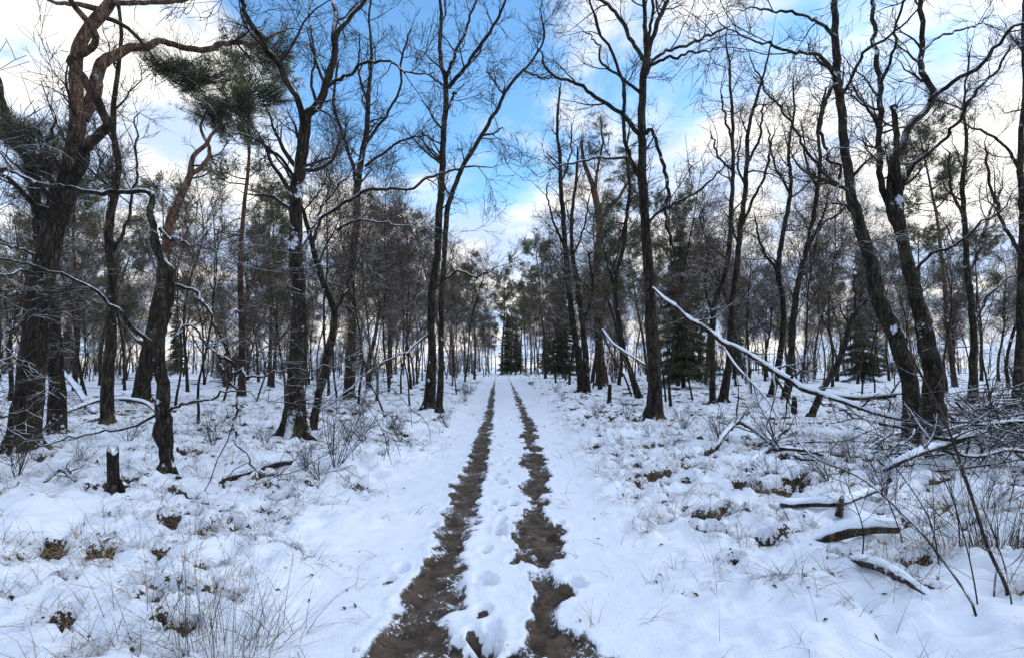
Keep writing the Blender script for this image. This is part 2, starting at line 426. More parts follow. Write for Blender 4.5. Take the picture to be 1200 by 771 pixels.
# ---------------------------------------------------------------- needles
def needles(acc, pts, dirs, n=9, L=.16, wd=.012, spread=.9):
    """tufts of thin needle blades round given points"""
    Mn = len(pts); 
    dd = np.repeat(dirs, n, 0) + rng.normal(size=(Mn * n, 3)) * spread; dd /= np.linalg.norm(dd, axis=1, keepdims=True) + 1e-9
    o = np.repeat(pts, n, 0) + rng.normal(size=(Mn * n, 3)) * .03
    rv = rng.normal(size=(Mn * n, 3)); sd_ = np.cross(dd, rv); sd_ /= np.linalg.norm(sd_, axis=1, keepdims=True) + 1e-9
    ln = (L * rng.uniform(.7, 1.25, Mn * n))[:, None]
    v = np.stack([o - sd_ * wd * .5, o + sd_ * wd * .5 + dd * ln * .35, o + dd * ln], 1)
    t = np.arange(Mn * n * 3).reshape(-1, 3)
    acc.raw(v.reshape(-1, 3), t=t)

# ---------------------------------------------------------------- trees traced as individuals
def poly(pts, Y0, dY, wscale=1.0):
    """photo points -> 3-D polyline with its own depth drift; rows x,y,z,radius"""
    out = []; n = len(pts)
    for i, p in enumerate(pts):
        Y = Y0 + dY * (i / max(n - 1, 1)) ** 1.3
        c = at(p[0], p[1], Y); out.append([*c, p[2] * .42 * Y / F * wscale])
    return out
def hero(name, label, base, trunk, limbs, mat='dark', group=None, twig=1.0, dY=0.0, needle=None, extend=True, tw=(7, 7, 5), cat='tree', sides=16, lower=.35, twiglen=1.0, tiprad=.0045, broken=False, ws=1.0):
    b = gp(*base); Y0 = b[1]
    rows = [[b[0], b[1], b[2] - .25, trunk[0][2] * .42 * ws * Y0 / F * 1.35], [b[0], b[1], b[2] + .03, trunk[0][2] * .42 * ws * Y0 / F * 1.18]] + poly(trunk, Y0, dY, ws)[1:]
    root = empty(name, tuple(b)); tag(root, label, cat, group)
    parents = []
    def cont(rw, frac=.12, ln=2.6):
        a = np.array(rw); dv = a[-1, :3] - a[-2, :3]; dv /= np.linalg.norm(dv) + 1e-9
        p = a[-1].copy()
        for k in range(4):
            dv = dv + rng.normal(size=3) * .22 + np.array([0, 0, .04]); dv /= np.linalg.norm(dv)
            p = p.copy(); p[:3] = p[:3] + dv * ln / 4; p[3] *= .52; rw.append(list(p))
        return rw
    def kink(P, Rr, amp):
        n = len(P); s_ = np.arange(n) * .55
        for ax_ in range(3):
            o_ = rng.uniform(0, 99); P[1:, ax_] += (amp * (vnoise(s_ + o_, s_ * .3) + .6 * vnoise(s_ * 2.1 + o_, s_ * .7)) * np.clip(s_ / 2, 0, 1))[1:]
        return P
    if trunk[-1][1] <= 4: rows = cont(rows, ln=3.4)
    elif not broken: rows = cont(rows, ln=1.3)
    K = max(30, int(4 * len(rows)) + 12)
    c = crom(rows, K); P, Rr = c[:, :3], np.maximum(c[:, 3], .006)
    # small kinks so that the bole is never a clean pipe
    P[2:] += np.cumsum(rng.normal(size=(K - 2, 3)) * .004, 0); P[3:] = kink(P[3:], Rr, .010 if mat == 'pine' else .022)
    A = Acc(); A.tube(P, Rr, sides, rough=.10, freq=1.6)
    # root flare
    for k in range(4):
        an = k * 1.57 + rng.uniform(-.4, .4); r_ = Rr[1]
        rt = crom([[b[0] + math.cos(an) * r_ * .4, b[1] + math.sin(an) * r_ * .4, b[2] + r_ * 1.3, r_ * .42],
                   [b[0] + math.cos(an) * r_ * .95, b[1] + math.sin(an) * r_ * .95, b[2] + .06, r_ * .36],
                   [b[0] + math.cos(an) * r_ * 1.9, b[1] + math.sin(an) * r_ * 1.9, b[2] - .10, r_ * .16]], 7)
        A.tube(rt[:, :3], rt[:, 3], 7, rough=.1)
    A.build('trunk', M[mat], root, origin=b)
    parents.append((P, Rr, lower))
    for lb in limbs:
        pts = lb['p']; s = lb.get('s', 0.0)
        rw = poly(pts, Y0 + s, lb.get('d', rng.uniform(-1.8, 1.8)), .5 + .5 * ws)
        rw = cont(rw, ln=2.4 if (pts[-1][1] <= 6 or pts[-1][0] <= 3 or pts[-1][0] >= 1197) else 1.1)
        Kl = max(16, 4 * len(rw)); c = crom(rw, Kl)
        Pl, Rl = c[:, :3], np.maximum(c[:, 3], .005)
        Pl = kink(Pl, Rl, .018 if mat == 'pine' else .045)
        A = Acc(); A.tube(Pl, Rl, 9, rough=.10, freq=2)
        A.build('limb', M[lb.get('m', mat)], root, origin=b)
        if lb.get('tw', True): parents.append((Pl, Rl, lb.get('from', .15)))
    A = Acc(); tp = []
    for (Pp, Rp, lo) in parents:
        L = np.linalg.norm(np.diff(Pp, axis=0), axis=1).sum()
        n = max(4, int(L * (1 - lo) * 2.1 * twig * tw[0] / 7))
        p2, r2 = spawn(Pp[None], Rp[None], n, 8, 1.65 * twiglen, (32, 72), (lo, 1), .05, .20, .5, tiprad, (.4, 1.45), .35)
        A.tube(p2, r2, 5)
        p3, r3 = spawn(p2, r2, tw[1], 5, .78 * twiglen, (25, 65), (.15, 1), .03, .22, .55, tiprad * .9, (.4, 1.3), .4)
        A.tube(p3, r3, 3)
        p4, r4 = spawn(p3, r3, tw[2], 3, .36 * twiglen, (22, 60), (.15, 1), .0, .20, .6, tiprad * .8, (.4, 1.35), .3)
        A.tube(p4, r4, 3)
    if A.n: A.build('crown', M['twig'], root, origin=b)
    if needle:
        B = Acc(); S = Acc()
        for (lo, hi, blobs) in [needle]:
            for (px, py, Yo, rx, rz, cnt) in blobs:
                c = at(px, py, Y0 + Yo); sc_ = (Y0 + Yo) / F
                # twiggy sprays fill a flattened cloud
                ncl = max(4, cnt // 9)
                cu = rng.normal(size=(ncl, 3)); cu /= np.linalg.norm(cu, axis=1, keepdims=True); cu *= rng.uniform(.1, 1, (ncl, 1)) ** .5
                u = cu[rng.integers(0, ncl, cnt)]
                pts = c + u * np.array([rx * sc_, rx * sc_ * .8, rz * sc_]) + rng.normal(size=(cnt, 3)) * np.array([.12, .12, .045])
                dn = u * np.array([1, 1, .5]) + np.array([0, 0, .25]); dn /= np.linalg.norm(dn, axis=1, keepdims=True)
                st = pts - dn * rng.uniform(.25, .6, (cnt, 1))
                seg = np.stack([st, (st + pts) / 2 + rng.normal(size=(cnt, 3)) * .03, pts], 1)
                S.tube(seg, np.tile([.008, .006, .004], (cnt, 1)), 3)
                for f in (.45, .75, 1.0):
                    needles(B, st + (pts - st) * f, dn, 12, .10, .008, .8)
        if B.n:
            B.build('needles', M['needle'], root, origin=b, smooth=False); S.build('sprays', M['twig'], root, origin=b)
    return root

# --- left side
hero('pine_tree', 'massive leaning Scots pine with orange upper bark and serpentine limbs', (27, 528),
     [(27, 528, 46), (36, 450, 44), (44, 377, 40), (60, 290, 37), (78, 230, 33), (88, 180, 29), (94, 140, 27), (91, 94, 22), (96, 49, 22), (115, 22, 22), (133, 0, 18)],
     [dict(p=[(80, 222, 17), (93, 195, 19), (98, 175, 17), (114, 160, 15), (126, 148, 14), (121, 131, 13), (106, 108, 13), (92, 84, 12), (82, 71, 12), (100, 62, 12), (112, 52, 11), (110, 40, 10), (97, 21, 9), (86, 6, 8)], d=-1.4, s=-.3, m='pine', **{'from': .5}),
            dict(p=[(97, 140, 18), (107, 118, 17), (113, 103, 17), (114, 84, 17), (126, 70, 17), (150, 57, 14), (172, 55, 13), (186, 48, 10), (200, 52, 10), (218, 58, 10), (244, 58, 10), (263, 51, 9), (301, 49, 7), (325, 40, 4)], d=2.2, m='pine', **{'from': .6}),
            dict(p=[(118, 12, 10), (95, 6, 8), (75, 5, 7), (56, 0, 5)], d=-1, m='pine'),
            dict(p=[(130, 4, 9), (150, 4, 8), (188, 3, 7), (218, 0, 6)], d=-.8, m='pine'),
            dict(p=[(70, 250, 9), (40, 240, 8), (18, 215, 7), (0, 205, 6)], d=-1.5),
            dict(p=[(52, 330, 7), (30, 318, 5), (0, 322, 4)], d=-1.2)],
     mat='pine', needle=(0, 0, [(225, 88, 2.0, 56, 22, 210), (285, 112, 2.6, 52, 30, 230), (195, 74, 1.4, 38, 14, 90), (318, 55, 2.6, 46, 34, 130), (250, 128, 2.4, 50, 14, 110), (22, 150, 1.5, 30, 34, 160), (50, 190, 2.0, 34, 20, 110)]), ws=.74, twig=.8, lower=.3, tw=(6, 6, 4))
hero('oak_tree', 'dark curved trunk tucked close behind the massive Scots pine', (66, 508),
     [(66, 508, 20), (64, 430, 18), (60, 370, 17), (50, 300, 16), (43, 250, 14), (34, 195, 13), (12, 150, 11), (0, 113, 9)], [dict(p=[(46, 260, 7), (60, 220, 6), (52, 180, 4), (60, 150, 3)]), dict(p=[(54, 320, 5), (38, 300, 4.5), (18, 292, 4), (0, 286, 3)], d=-2, m='deadwood'), dict(p=[(57, 345, 5), (40, 338, 4), (20, 345, 3.5), (0, 340, 3)], d=-2.4, m='deadwood'),
      dict(p=[(60, 385, 4.5), (42, 372, 4), (22, 378, 3.5), (2, 392, 3)], d=-2.2, m='deadwood'), dict(p=[(61, 410, 4), (40, 408, 3.5), (16, 420, 3), (0, 424, 2.5)], d=-2.6, m='deadwood')], mat='dark', twig=.9)
burl = hero('birch_tree', 'crooked small birch with a swollen burl low on its trunk', (195, 552),
     [(195, 552, 17), (195, 525, 19), (192, 505, 27), (193, 492, 22), (194, 455, 18), (192, 416, 17), (198, 377, 15), (204, 338, 14), (200, 314, 13), (190, 293, 12), (184, 263, 10), (185, 240, 9), (177, 224, 8), (143, 226, 8), (105, 222, 7), (60, 214, 6), (20, 200, 5), (0, 195, 4)],
     [dict(p=[(188, 415, 7), (172, 395, 6), (156, 380, 6), (130, 356, 5), (105, 338, 5), (58, 318, 4), (0, 305, 3)], d=-.8),
      dict(p=[(206, 334, 6), (230, 346, 5), (249, 373, 5), (262, 405, 4.5), (271, 435, 4.5), (279, 433, 4), (292, 441, 4), (315, 440, 3)], d=-.5, **{'from': .4}),
      dict(p=[(203, 400, 4), (214, 383, 3.5), (232, 393, 3.5), (250, 416, 3.5), (271, 453, 3.5), (279, 468, 3.5), (271, 497, 3.5), (279, 518, 3), (297, 546, 2.5)], d=-.4, **{'from': .5}),
      dict(p=[(187, 268, 6), (196, 281, 5), (208, 279, 4), (216, 282, 3)], d=-.3),
      dict(p=[(190, 484, 4.5), (217, 472, 4), (245, 468, 3.5), (269, 458, 3)], d=-.3),
      dict(p=[(190, 482, 4.5), (152, 499, 4), (100, 507, 3), (55, 520, 2.5)], d=-.3)], mat='snowy', twig=.75, tw=(6, 5, 3), lower=.5, ws=.9)
hero('pine_tree', 'leaning orange pine with a crooked forked top behind the burled birch', (165, 472),
     [(165, 472, 20), (171, 430, 19), (180, 388, 18), (190, 330, 15), (199, 263, 12), (210, 233, 11), (221, 207, 9), (223, 192, 7), (229, 180, 6), (240, 171, 5.5), (247, 158, 4.5), (262, 146, 3.5)],
     [dict(p=[(176, 410, 7), (166, 402, 7), (158, 396, 4)], tw=False), dict(p=[(222, 206, 7), (236, 196, 6), (245, 182, 5.5), (243, 168, 5), (235, 152, 4), (240, 136, 3)], d=.6, m='pine')], mat='pine', twig=.5, tw=(5, 5, 3),
     needle=(0, 0, [(262, 146, .2, 44, 13, 120), (238, 132, .5, 34, 11, 80), (290, 152, .4, 30, 9, 60)]))
hero('oak_tree', 'straight mossy trunk standing between the burled birch and Scots pine', (126, 497),
     [(126, 497, 15), (127, 416, 14), (131, 340, 12), (128, 270, 11), (136, 200, 9), (132, 130, 7), (140, 60, 5), (138, 0, 4)], [dict(p=[(131, 300, 5), (150, 250, 4), (160, 190, 3), (158, 140, 2)]), dict(p=[(133, 240, 5), (118, 190, 4), (108, 140, 3)])], mat='oak')
hero('birch_tree', 'thick forked tree with snow plastered trunk left of the track', (346, 515),
     [(346, 515, 36), (346, 470, 30), (348, 435, 28), (348, 357, 21), (345, 263, 19), (348, 226, 19), (354, 188, 17), (357, 155, 18), (359, 141, 16), (371, 132, 12), (380, 109, 11), (389, 75, 10), (393, 49, 9), (404, 34, 7), (416, 19, 6), (430, 4, 5)],
     [dict(p=[(357, 148, 11), (350, 128, 10), (336, 98, 9.5), (321, 71, 9), (303, 41, 8), (288, 15, 7), (282, 0, 6)], d=-1.2),
      dict(p=[(392, 55, 8), (392, 25, 7), (391, 0, 6)], d=.8),
      dict(p=[(384, 101, 6), (405, 88, 5), (423, 75, 4.5), (445, 73, 4), (460, 76, 3.5), (483, 86, 3), (502, 88, 2)], d=-1.5),
      dict(p=[(350, 215, 5), (330, 190, 4.5), (300, 165, 4), (262, 150, 3), (240, 120, 2.5)], d=-1.0),
      dict(p=[(372, 128, 5), (366, 100, 4), (368, 60, 3), (360, 20, 2.5), (362, 0, 2)], d=1.2),
      dict(p=[(347, 300, 5), (365, 270, 4), (378, 245, 3.5), (400, 215, 3), (420, 190, 2)], d=1.4)], mat='snowy', twig=.95, tw=(7, 7, 5), ws=.9)
hero('birch_tree', 'thin bowed stem with a long snow topped side branch', (366, 505),
     [(366, 505, 11), (372, 470, 10), (384, 425, 10), (392, 385, 10), (391, 361, 9), (381, 334, 8), (370, 299, 7), (362, 265, 6), (350, 225, 4), (330, 190, 3), (300, 160, 2)],
     [dict(p=[(366, 285, 5), (378, 256, 5), (400, 241, 5), (423, 226, 5), (457, 222, 4.5), (479, 222, 4), (498, 211, 4), (521, 203, 3.5), (543, 197, 3), (566, 196, 2)], d=-.8, m='deadwood', tw=True, **{'from': .5}),
      dict(p=[(392, 366, 5), (404, 340, 4), (412, 318, 3)], d=.5),
      dict(p=[(395, 270, 4), (420, 258, 3.5), (450, 262, 3), (490, 268, 2)], d=-.8, m='deadwood')], mat='dark', twig=.5, extend=False)
hero('oak_tree', 'upright dark oak with a tall narrow fork behind the bowed stem', (409, 467),
     [(409, 467, 14), (413, 396, 12), (412, 330, 11), (418, 260, 10), (419, 218, 9), (425, 180, 8), (430, 150, 7), (432, 109, 6), (436, 70, 4), (433, 20, 3), (436, 0, 2.5)],
     [dict(p=[(419, 225, 6), (410, 185, 5), (398, 150, 4.5), (390, 120, 4), (395, 80, 3)]), dict(p=[(427, 170, 5), (448, 142, 4), (466, 110, 3.5), (470, 75, 3), (478, 40, 2)]),
      dict(p=[(428, 195, 4), (450, 180, 3.5), (470, 165, 3), (495, 160, 2)]), dict(p=[(431, 120, 4), (420, 85, 3), (422, 45, 2)])], mat='oak', twig=.8, tiprad=.006, tw=(7, 7, 5))
hero('birch_tree', 'tall slender birch with high V-shaped fork nearest the ruts', (502, 480),
     [(502, 480, 15), (506, 416, 12), (505, 357, 11), (513, 299, 10), (515, 260, 10), (519, 210, 9), (521, 169, 8), (524, 132, 7.5), (524, 98, 7), (520, 79, 6), (517, 56, 5.5), (519, 30, 5), (517, 0, 4)],
     [dict(p=[(525, 104, 6), (534, 92, 5.5), (547, 75, 5), (566, 49, 4.5), (581, 26, 4), (592, 0, 3)], d=-1.0),
      dict(p=[(523, 90, 5), (531, 70, 4.5), (540, 49, 4), (551, 19, 3.5), (558, 0, 3)], d=1.0),
      dict(p=[(524, 132, 3), (530, 112, 3), (534, 110, 2)]),
      dict(p=[(508, 340, 4), (535, 318, 4), (555, 325, 3.5), (575, 318, 2)], d=-.8, m='deadwood'),
      dict(p=[(504, 390, 4), (480, 410, 3.5), (440, 430, 3), (400, 462, 3), (365, 492, 2.5)], d=-3.5, m='deadwood')], mat='dark', twig=.8, tiprad=.0055)
hero('birch_tree', 'companion stem sweeping out to the right beside the slender birch', (515, 484),
     [(518, 484, 9), (517, 420, 7.5), (517, 350, 7), (521, 280, 7), (524, 241, 7), (536, 207, 6.5), (551, 177, 6), (566, 154, 5.5), (581, 128, 5), (592, 105, 4.5), (607, 86, 4), (626, 64, 3), (637, 41, 2.5), (634, 20, 2)],
     [dict(p=[(563, 160, 3.5), (578, 157, 3), (586, 150, 2)]), dict(p=[(590, 110, 3), (578, 95, 2.5), (572, 85, 2)]), dict(p=[(612, 82, 3), (630, 90, 2.5), (645, 92, 2)])], mat='dark', twig=.7, tiprad=.005, extend=False)
# --- right side
hero('oak_tree', 'straight dark trunk right of the track carrying wide bare limbs', (766, 492),
     [(766, 492, 22), (766, 450, 19), (764, 400, 18), (761, 357, 16), (758, 299, 14.5), (755, 260, 13), (752, 207, 12.5), (752, 150, 11), (753, 94, 10), (757, 68, 10), (755, 30, 6), (753, 0, 5)],
     [dict(p=[(757, 75, 7), (765, 41, 6.5), (777, 11, 6), (782, 0, 5)], d=.8), dict(p=[(759, 62, 5), (762, 30, 4.5), (764, 0, 4)], d=-.8),
      dict(p=[(750, 158, 7), (728, 135, 6), (701, 117, 5.5), (679, 101, 5), (656, 92, 4), (641, 81, 3.5), (634, 64, 2.5)], d=-1.5),
      dict(p=[(753, 70, 6), (739, 45, 5.5), (720, 15, 5), (701, 0, 4)], d=1.4),
      dict(p=[(751, 110, 5), (728, 92, 4), (705, 75, 3.5), (702, 55, 2.5), (690, 40, 2)], d=1.0),
      dict(p=[(754, 92, 6), (765, 73, 5), (780, 60, 4.5), (810, 51, 4), (844, 36, 3)], d=1.0), dict(p=[(762, 76, 5), (785, 68, 4), (812, 62, 3.5), (836, 58, 2)], d=-1.0),
      dict(p=[(757, 158, 6), (763, 151, 5.5), (773, 180, 5), (782, 214, 5), (780, 256, 4.5), (788, 290, 3.5)], d=-.5, **{'from': .3}),
      dict(p=[(750, 206, 6), (736, 182, 5.5), (731, 143, 5), (729, 98, 4.5), (713, 56, 4), (701, 30, 3.5), (690, 0, 3)], d=-1.2),
      dict(p=[(750, 210, 4), (735, 188, 4), (705, 186, 3.5), (675, 190, 3), (649, 197, 2)], d=-1.2, m='deadwood'),
      dict(p=[(758, 262, 4), (775, 248, 4), (795, 237, 3.5), (825, 218, 3), (846, 199, 2)], d=-1.0)], mat='dark', twig=.62, tiprad=.0048, tw=(7, 6, 5))
hero('oak_tree', 'heavy ivy-rough trunk leaning up beside the brush pile', (1071, 517),
     [(1071, 517, 30), (1068, 470, 26), (1063, 435, 24), (1051, 392, 25), (1034, 357, 24), (1024, 311, 22), (1011, 268, 18), (1000, 226, 16), (993, 180, 14), (987, 132, 13), (982, 86, 13), (981, 49, 12), (980, 0, 10)],
     [dict(p=[(981, 100, 7), (970, 109, 6), (963, 150, 5), (970, 185, 4.5), (985, 205, 4), (975, 235, 3)], d=-.8),
      dict(p=[(980, 92, 6), (963, 70, 5.5), (945, 63, 5), (929, 62, 4.5), (905, 52, 4), (880, 49, 3), (850, 30, 2)], d=-1.4),
      dict(p=[(979, 44, 6), (962, 28, 5), (948, 21, 4.5), (915, 14, 4), (888, 11, 3)], d=1.2),
      dict(p=[(988, 110, 5), (1003, 80, 5), (1012, 62, 4.5), (1035, 48, 4), (1060, 25, 3), (1080, 5, 2)], d=-1),
      dict(p=[(1005, 245, 6), (990, 225, 5), (968, 205, 4.5), (945, 180, 4), (925, 140, 3.5), (905, 115, 3), (880, 80, 2)], d=-1.6),
      dict(p=[(1008, 260, 4), (985, 240, 3.5), (965, 250, 3), (950, 290, 2.5), (945, 330, 2)], d=1.4)], mat='snowy', twig=.75, sides=18, ws=.84)
hero('oak_tree', 'snow-speckled twin trunk with broken top spreading many limbs over the brush pile', (1092, 508),
     [(1092, 508, 32), (1091, 435, 28), (1080, 377, 24), (1067, 330, 20), (1056, 283, 17), (1051, 250, 14), (1049, 226, 12), (1047, 180, 10), (1045, 150, 9), (1043, 124, 9)],
     [dict(p=[(1059, 300, 6), (1051, 268, 10), (1043, 233, 12), (1045, 195, 12), (1060, 162, 11.5), (1075, 139, 10.5), (1090, 117, 9.5), (1083, 83, 8.5), (1079, 38, 7.5), (1079, 0, 7)], d=.6, **{'from': .4}),
      dict(p=[(1088, 119, 7), (1113, 101, 6.5), (1151, 75, 5.5), (1177, 45, 5), (1200, 26, 4)], d=-1.2),
      dict(p=[(1058, 296, 5), (1049, 266, 8), (1036, 225, 9), (1031, 185, 8.5), (1030, 150, 8.5), (1032, 113, 8), (1028, 75, 7), (1023, 38, 6.5), (1021, 0, 6)], d=1.2),
      dict(p=[(1053, 235, 6), (1060, 208, 6), (1083, 184, 5.5), (1109, 162, 5), (1135, 120, 4.5), (1166, 86, 4), (1180, 60, 3)], d=-.6),
      dict(p=[(1031, 100, 5), (1042, 70, 4.5), (1050, 30, 4), (1058, 0, 3.5)], d=-1.2),
      dict(p=[(1030, 150, 4), (1015, 128, 4), (995, 108, 3), (975, 95, 2)], d=.8),
      dict(p=[(1080, 60, 4), (1100, 45, 3.5), (1130, 35, 3), (1160, 20, 2)], d=1.4),
      dict(p=[(1066, 325, 5), (1090, 300, 4.5), (1115, 290, 4), (1150, 262, 3), (1180, 240, 2)], d=-1.4)], mat='snowy', twig=.68, sides=18, broken=True, ws=.84)
hero('birch_tree', 'wavy birch pair member forking wide behind the snowy leaning pole', (847, 471),
     [(847, 471, 11), (853, 430, 9.5), (856, 390, 9), (858, 350, 8), (864, 310, 7.5), (868, 265, 7), (873, 226, 6.5), (876, 188, 6), (878, 150, 5), (888, 113, 4), (897, 83, 3), (905, 50, 2)],
     [dict(p=[(868, 268, 4.5), (880, 240, 4), (896, 205, 3.5), (905, 165, 2.5)]), dict(p=[(877, 190, 4), (890, 165, 3.5), (893, 130, 2.5)]), dict(p=[(874, 220, 3.5), (864, 195, 3), (868, 165, 2)])], mat='dark', twig=.8, tiprad=.0055, extend=False)
hero('birch_tree', 'slim dark birch crossed by the snowy leaning pole', (835, 472),
     [(835, 472, 8.5), (835, 430, 8), (834, 396, 8), (838, 355, 7.5), (849, 325, 7), (855, 285, 6.5), (857, 250, 6), (859, 220, 5.5), (859, 180, 5), (859, 143, 4.5), (856, 102, 3.5), (854, 75, 3), (850, 45, 2)],
     [dict(p=[(834, 370, 4), (826, 330, 3.5), (830, 290, 3), (820, 255, 2.5)]), dict(p=[(859, 170, 3.5), (850, 140, 3), (846, 110, 2)]), dict(p=[(858, 200, 3), (842, 185, 3), (835, 160, 2)])], mat='dark', twig=.8, tiprad=.0055, extend=False)
hero('birch_tree', 'sinuous birch leaning right in the row of slim stems', (921, 467),
     [(921, 467, 9), (926, 425, 8.5), (929, 380, 8.5), (932, 345, 8), (940, 310, 7), (948, 275, 6.5), (955, 235, 6), (960, 195, 5), (958, 150, 4), (966, 110, 3)],
     [dict(p=[(945, 285, 4), (965, 262, 3.5), (985, 250, 2.5), (1000, 235, 2)]), dict(p=[(957, 220, 4), (945, 190, 3), (940, 150, 2)])], mat='dark', twig=.9, tiprad=.0055, extend=False)
hero('birch_tree', 'double-curved birch beside the sinuous one in the row', (903, 463),
     [(903, 463, 9), (912, 425, 8), (917, 385, 7.5), (917, 350, 7), (911, 325, 7), (914, 290, 6.5), (920, 255, 6), (926, 215, 5), (923, 175, 4), (930, 130, 3), (928, 95, 2)],
     [dict(p=[(912, 320, 4), (895, 295, 3.5), (885, 260, 2.5)]), dict(p=[(924, 225, 3.5), (908, 195, 3), (900, 155, 2)])], mat='dark', twig=.9, tiprad=.0055, extend=False)
hero('leaning_sapling', 'bare dark sapling slanting steeply right below the twin trunk', (950, 488),
     [(950, 488, 9), (962, 460, 8.5), (981, 427, 8), (990, 400, 7.5), (997, 377, 7), (1005, 364, 6), (1014, 353, 4), (1030, 330, 3)], [dict(p=[(996, 380, 3), (1004, 350, 2.5), (1000, 325, 2)])], mat='dark', twig=.5, extend=False, cat='sapling', sides=9)
hero('oak_tree', 'upright dark tree whose top stays bare, beyond the brush pile', (1139, 471),
     [(1139, 471, 15), (1141, 430, 13), (1141, 396, 12), (1137, 350, 11), (1133, 318, 10), (1129, 260, 9), (1127, 215, 8), (1132, 170, 6), (1128, 120, 4), (1135, 70, 3)],
     [dict(p=[(1134, 320, 6), (1150, 290, 5), (1158, 255, 4), (1172, 225, 3)]), dict(p=[(1129, 255, 5), (1115, 225, 4), (1112, 185, 3)]), dict(p=[(1140, 380, 5), (1160, 345, 4), (1185, 325, 3), (1200, 322, 2)])], ws=.75, mat='dark', twig=.8, tiprad=.0055, extend=False)
hero('oak_tree', 'dark bole with crossing branches at the far edge of the brush pile', (1192, 480),
     [(1192, 480, 15), (1196, 400, 13), (1197, 330, 12), (1199, 250, 11), (1195, 180, 9), (1199, 110, 7), (1196, 40, 5), (1198, 0, 4)], [dict(p=[(1197, 300, 6), (1175, 260, 5), (1160, 215, 4), (1155, 180, 3)]), dict(p=[(1196, 200, 5), (1170, 165, 4), (1140, 150, 3)])], mat='dark', twig=.8, ws=.8)
hero('birch_tree', 'stem of the birch clump nearest the ruts, bending left', (682, 460),
     [(682, 460, 11), (678, 416, 9), (672, 385, 8.5), (668, 350, 8), (664, 305, 7.5), (660, 260, 7), (657, 225, 6), (656, 188, 5), (652, 150, 4), (655, 110, 3)],
     [dict(p=[(662, 290, 4), (648, 260, 3), (640, 225, 2)]), dict(p=[(657, 215, 3), (668, 185, 2.5), (670, 150, 2)])], mat='dark', twig=.9, tiprad=.006, extend=False)
hero('birch_tree', 'straighter companion in the birch clump nearest the ruts', (687, 460),
     [(687, 460, 10), (686, 416, 8), (682, 377, 7.5), (676, 335, 7), (670, 300, 6), (668, 262, 5), (672, 225, 4), (676, 180, 3)],
     [dict(p=[(683, 380, 4), (694, 345, 3.5), (690, 300, 2.5)]), dict(p=[(672, 300, 3), (684, 265, 2.5), (690, 235, 2)])], mat='dark', twig=.9, tiprad=.006, extend=False)
hero('pine_tree', 'forked pine with tufted dark crown right of the ruts', (705, 452),
     [(705, 452, 14), (702, 410, 12), (701, 377, 11.5), (699, 318, 11), (703, 270, 10), (700, 241, 9), (694, 215, 7), (686, 195, 6), (682, 175, 4)],
     [dict(p=[(703, 268, 7), (712, 245, 6), (722, 235, 5), (735, 215, 4), (738, 180, 3)], d=1), dict(p=[(697, 228, 5), (700, 200, 4), (706, 170, 3), (704, 140, 2)], d=-1)],
     mat='farpine', needle=(0, 0, [(690, 180, 0, 30, 22, 260), (725, 195, .8, 26, 26, 240), (706, 150, -.6, 20, 16, 140), (668, 200, .5, 18, 12, 90), (735, 170, .4, 16, 16, 90)]), twig=.6, tiprad=.006, extend=False)
hero('birch_tree', 'bent young birch leaning onto the straight dark trunk', (749, 468),
     [(749, 468, 9), (740, 440, 8), (732, 416, 7.5), (727, 385, 7), (722, 350, 6.5), (724, 320, 6), (731, 290, 5.5), (734, 260, 5), (738, 220, 4), (734, 185, 3), (738, 150, 2)],
     [dict(p=[(723, 345, 4), (712, 310, 3.5), (708, 280, 2.5)])], mat='dark', twig=.9, tiprad=.0055, extend=False)

# ---------------------------------------------------------------- prototypes for the wood behind
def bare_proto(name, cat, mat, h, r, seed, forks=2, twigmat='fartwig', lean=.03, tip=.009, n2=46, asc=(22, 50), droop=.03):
    global rng
    rng = np.random.default_rng(seed)
    K = 18; P = np.zeros((K, 3)); P[0, 2] = -.3
    dr = np.array([rng.normal() * lean, rng.normal() * lean, 1.0])
    for k in range(1, K):
        dr = dr + rng.normal(size=3) * np.array([.085, .085, .02]); dr += np.array([0, 0, .10]); dr /= np.linalg.norm(dr)
        P[k] = P[k - 1] + dr * h / (K - 1)
    P[:, :2] -= np.interp(0, P[:, 2], P[:, 0]), np.interp(0, P[:, 2], P[:, 1])
    s = np.linspace(0, 1, K); Rr = r * (1.0 - .86 * s ** 1.1); Rr[0] *= 1.45; Rr[1] *= 1.08
    A = Acc(); A.tube(P, Rr, 8, rough=.08)
    root = empty(name, (0, 0, 0)); tag(root, None, cat)
    # long ascending limbs
    p1, r1 = spawn(P[None], Rr[None], forks, 12, h * .42, asc, (.32, .72), .10, .11, .62, tip, (.7, 1.2), .25)
    A.tube(p1, r1, 6)
    tr = A.build('trunk', M[mat], root)
    B = Acc()
    for (pp, rr, n, lo, ln) in ((P[None], Rr[None], n2, .34, h * .19), (p1, r1, max(5, n2 // 4), .15, h * .13)):
        a2, b2 = spawn(pp, rr, n, 7, ln, (30, 68), (lo, 1), .05, .18, .5, tip, (.4, 1.3), .4)
        B.tube(a2, b2, 4)
        a3, b3 = spawn(a2, b2, 7, 4, h * .08, (25, 62), (.15, 1), droop, .2, .6, tip * .8, (.4, 1.3), .35)
        B.tube(a3, b3, 3)
        a4, b4 = spawn(a3, b3, 4, 3, h * .042, (20, 60), (.15, 1), droop - .04, .2, .7, tip * .65, (.4, 1.3), .3)
        B.tube(a4, b4, 3)
    cr = B.build('crown', M[twigmat], root)
    KIDS[root.name] = [tr, cr]; return root
